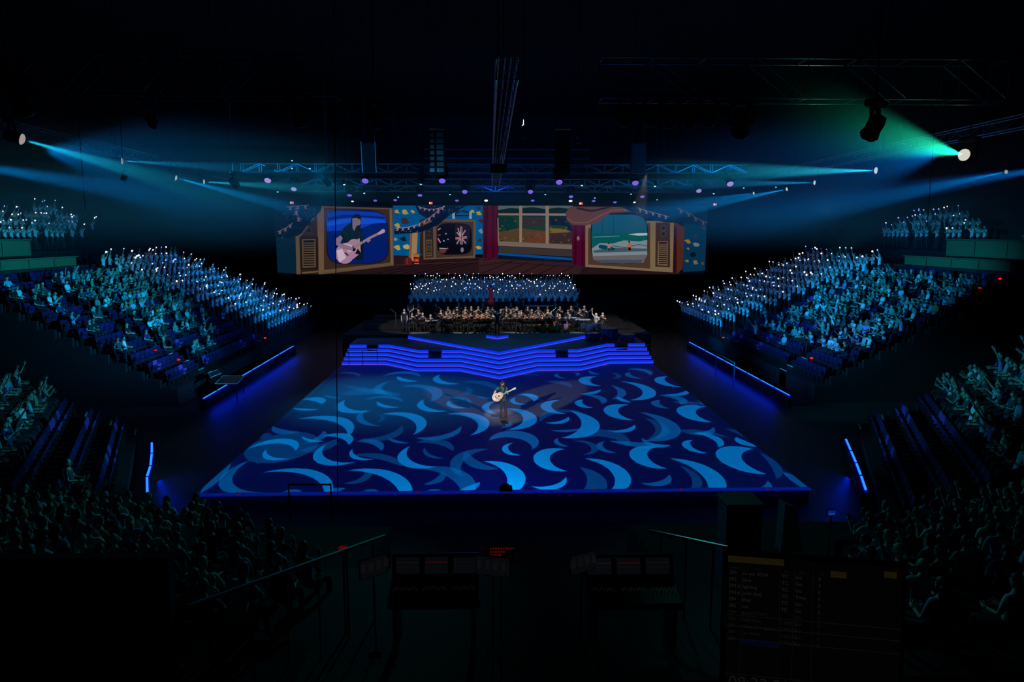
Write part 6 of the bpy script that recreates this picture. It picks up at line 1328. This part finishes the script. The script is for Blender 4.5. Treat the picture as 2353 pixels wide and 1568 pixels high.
for (x, y, w_, yaw, lab) in ((858, 1303, .42, .6, 'small dim monitor standing at the left of the mixing console'), (1133, 1301, .5, -.25, 'dim monitor showing four panels right of the mixing console'), (1338, 1293, .42, .5, 'small dim monitor left of the right-hand console')):
    p = G(x, y, 3.55); monitor(p, w_, .28, yaw, 0, lab, zdesk=2.2 + .02, build=grid)
# red text display
T0 = bpy.data.curves.new('t', 'FONT')
def text(s_, org, ux, uz, size, m, name, par):
    cu = bpy.data.curves.new('t', 'FONT'); cu.body = s_; cu.size = size; o = bpy.data.objects.new('t', cu); COL.objects.link(o); dg = bpy.context.evaluated_depsgraph_get(); me = bpy.data.meshes.new_from_object(o.evaluated_get(dg)); bpy.data.objects.remove(o)
    ux, uz = V(ux).normalized(), V(uz).normalized(); n = ux.cross(uz)
    for v in me.vertices: v.co = V(org) + ux * v.co.x + uz * v.co.y
    me.materials.clear(); me.materials.append(m); q = link(name, me, par)
    if par is not None: q.matrix_parent_inverse = Matrix.Translation(-V(par.location))
    return q
p = G(1152, 1270, 3.7); e = empty('text_display', (p.x, p.y, 2.2)); tag(e, 'small display with three lines of dim red characters behind the console', 'display'); b = MB(); b.bbox((p.x, p.y + .03, p.z), (.4, .03, .2), M_BLACK, .01); b.tube([(p.x, p.y + .03, p.z), (p.x, p.y + .03, 2.2)], .015, M_BLACK, 6); child(b, 'casing', e)
b = MB()
for r in range(3):
    x = -.16
    while x < (.17, .06, .0)[r]: l = rnd.uniform(.015, .04); b.box((p.x + x + l / 2, p.y + .012, p.z + .055 - .05 * r), (l, .004, .028), M_REDD); x += l + .014
child(b, 'red_characters', e)
p = G(788, 1260, 3.6); b = MB(); b.bbox(p, (.13, .06, .05), M_REDD, .01); b.tube([p, V((p.x, p.y, FZ))], .02, M_BLACK, 6); tag(b.build('cue_light'), 'dim red cue light by the end of the left handrail', 'light')
p = G(1910, 1178, 2.6); e = empty('monitor', (p.x, p.y, 1.6)); tag(e, 'small blue-lit monitor by the near right seats', 'monitor'); b = MB(); b.bbox(p, (.2, .04, .15), M_BLACK, .01); b.tube([p, V((p.x, p.y, FZ))], .02, M_BLACK, 6); child(b, 'casing', e); b = MB(); b.box(p + V((0, -.024, 0)), (.17, .004, .12), glow('small_screen_blue', (.0, .012, .16), .9)); b.box(p + V((0, -.028, -.02)), (.12, .003, .04), glow('small_screen_pale', (.01, .05, .3), .8)); child(b, 'display', e)
# pale equipment case at the right
M_CASE = mat('case_grey', (.16, .20, .20), .7, 0, .2, 3)
p = G(1712, 1262, 3.0); e = empty('equipment_case', (p.x, p.y + .4, FZ)); tag(e, 'pale grey equipment case with a slanted black strap, right of the control desks', 'case'); b = MB(); b.bbox((p.x + .02, p.y + .4, 1.65), (.62, .6, 4.1), M_CASE, .05); child(b, 'case_body', e)
b = MB(); q = V((p.x, p.y + .08, 3.55)); b.box(q, (.06, .03, .5), M_BLACK, Matrix.Rotation(-1.0, 3, 'Y')); child(b, 'strap', e); b = MB(); b.bbox((p.x + .02, p.y + .4, 3.72), (.66, .64, .06), M_BLACK, .015); child(b, 'lid', e)
p = G(1822, 1200, 3.0); b = MB(); b.prism([(p.x - .2, p.y, 2.4), (p.x + .22, p.y, 2.4), (p.x + .05, p.y, 3.25), (p.x - .16, p.y, 3.35)], (0, .3, 0), M_CASE); b.tube([(p.x, p.y + .15, 2.4), (p.x, p.y + .15, FZ)], .1, M_BLACK, 8); tag(b.build('covered_spotlight'), 'tilted pale cover on a stand right of the equipment case', 'equipment')
spot('case_fill', (3, 16, 8), (4.2, 10, 3), (.1, .8, .8), 120, 40, .9, .2)  # added unseen spot that brightens the equipment case
# cue-list monitor close to the viewer
M_TXT = glow('cue_text_dim', (.035, .034, .030), .3); M_YEL = glow('cue_header_dim', (.030, .022, .004), .3); M_TXT2 = glow('cue_text_dimmer', (.010, .010, .009), .5); M_BLUD = glow('cue_row_blue', (.001, .002, .010), .6)
ctr = CAM + ray(1862, 1450) * 2.35
def cues(T, s_, e):
    up_ = (T(0, 0, 1) - T(0, 0, 0)); rt = (T(1, 0, 0) - T(0, 0, 0)); W, H = .52, .45
    def at_(u, v): return T(-W / 2 + W * u, -.0185, H / 2 - H * v)
    g = MB(); g.quad(at_(0, .0), at_(0, .045), at_(.33, .045), at_(.33, 0), M_YEL); g.quad(at_(.60, .055), at_(.60, .10), at_(.69, .10), at_(.69, .055), M_YEL); g.quad(at_(.90, .03), at_(.90, .075), at_(.97, .075), at_(.97, .03), M_YEL); child(g, 'header_bar', e)
    rows = [('292', 'cs out 30:54', 'TC', 'Go', '0'), ('293', 'blue', 'TC', 'Go', '3'), ('293.5', 'lighting', 'TC', 'Go', '0'), ('293.6', '(info out)', 'TC', 'Time', '3'), ('294', 'blue', 'TC', 'Go', '3'), ('295', 'out', 'TC', 'Go', '3'), ('298', 'BLACKOUT', '', 'Go', '3'), ('300', 'Fade blue', 'LYRICS', 'Go', '3'), ('301', 'verse blue (green)', 'LYRICS', 'Go', '3'), ('304', '1st verse', 'LYRICS', 'Go', '3'), ('305', 'chorus', 'LYRICS', 'Go', '5')]
    body = []
    for i, r in enumerate(rows):
        m = M_TXT if i < 6 else M_TXT2
        for u, t in zip((.01, .09, .32, .40, .53), r):
            if t: text(t, at_(u, .13 + .047 * i), rt, up_, .0155, m, 'screen_text', e)
    for u, t in ((.01, 'Number'), (.16, 'Name'), (.33, 'Info'), (.42, 'Trig'), (.53, 'Fade')): text(t, at_(u, .09), rt, up_, .009, M_TXT2, 'screen_text', e)
    text('08:33:51:07', at_(.02, .94), rt, up_, .055, M_TXT2, 'screen_text', e); text('20:12:16', at_(.60, .94), rt, up_, .055, M_TXT2, 'screen_text', e)
    g = MB()
    for v in (.42, .50, .59, .84): g.quad(at_(0, v), at_(0, v + .003), at_(1, v + .003), at_(1, v), M_TXT2)
    for u in (.085, .31, .39, .50): g.quad(at_(u, .06), at_(u, .84), at_(u + .0015, .84), at_(u + .0015, .06), M_TXT2)
    g.quad(at_(.09, .585), at_(.09, .63), at_(.31, .63), at_(.31, .585), M_BLUD); child(g, 'table_lines', e)
zd = ctr.z - .36
monitor(ctr, .52, .45, math.radians(-12), math.radians(-8), 'large dim monitor with a table of cue numbers, closest to the viewer', 'cue_monitor', cues, zdesk=zd)
b = MB(); b.bbox((ctr.x - .3, ctr.y + .02, zd - .03), (2.2, .6, .05), M_BLACK, .01)
for x in (-1.2, .6): b.box((ctr.x + x, ctr.y, (zd + FZ) / 2 - .05), (.06, .5, zd - FZ - .05), M_BLACK)
tag(b.build('control_desk'), 'black desk under the cue monitor closest to the viewer', 'desk')
# black partition hiding the seats at the lower left
p = G(390, 1275, 4.4); q = CAM + ray(-60, 1275) * ((p.y - CAM.y) / ray(-60, 1275).y)
b = MB(); b.box(((p.x + q.x) / 2 - 2, p.y, (p.z + FZ) / 2), (p.x - q.x + 4, .15, p.z - FZ), M_BLACK); tag(b.build('partition'), 'black partition at the lower left before the nearest seats', 'partition')
# small equipment tables by the left barrier and a low rail by the right one
for (q, lab, zt_) in ((((512, 864), (562, 864), (545, 882), (494, 882)), 'low table with pale edges behind the left led barrier', .45), (((478, 858), (500, 850), (508, 858), (484, 868)), 'small pale-edged box behind the left led barrier', .75)):
    P_ = [G(x, y, zt_) for x, y in q]; c = sum(P_, V()) / 4; e = empty('equipment_table', (c.x, c.y, FZ)); tag(e, lab, 'table', 'equipment by the left barrier')
    b = MB(); b.prism([p - V((0, 0, .06)) for p in P_], (0, 0, .06), M_DARKMETAL); child(b, 'table_top', e); b = MB(); b.tube(P_ + [P_[0]], .018, M_NOSE, 5); child(b, 'pale_edge', e)
    for p in P_: p = p.lerp(c, .12); b = MB(); b.tube([p - V((0, 0, .05)), V((p.x, p.y, FZ))], .03, M_BLACK, 6); child(b, 'leg', e)
a, c = G(1646, 812, .9), G(1688, 834, .9); b = MB(); b.tube([V((a.x, a.y, FZ)), a, c, V((c.x, c.y, FZ))], .03, M_NOSE, 6); tag(b.build('barrier_rail'), 'short pale rail behind the right led barrier', 'railing')
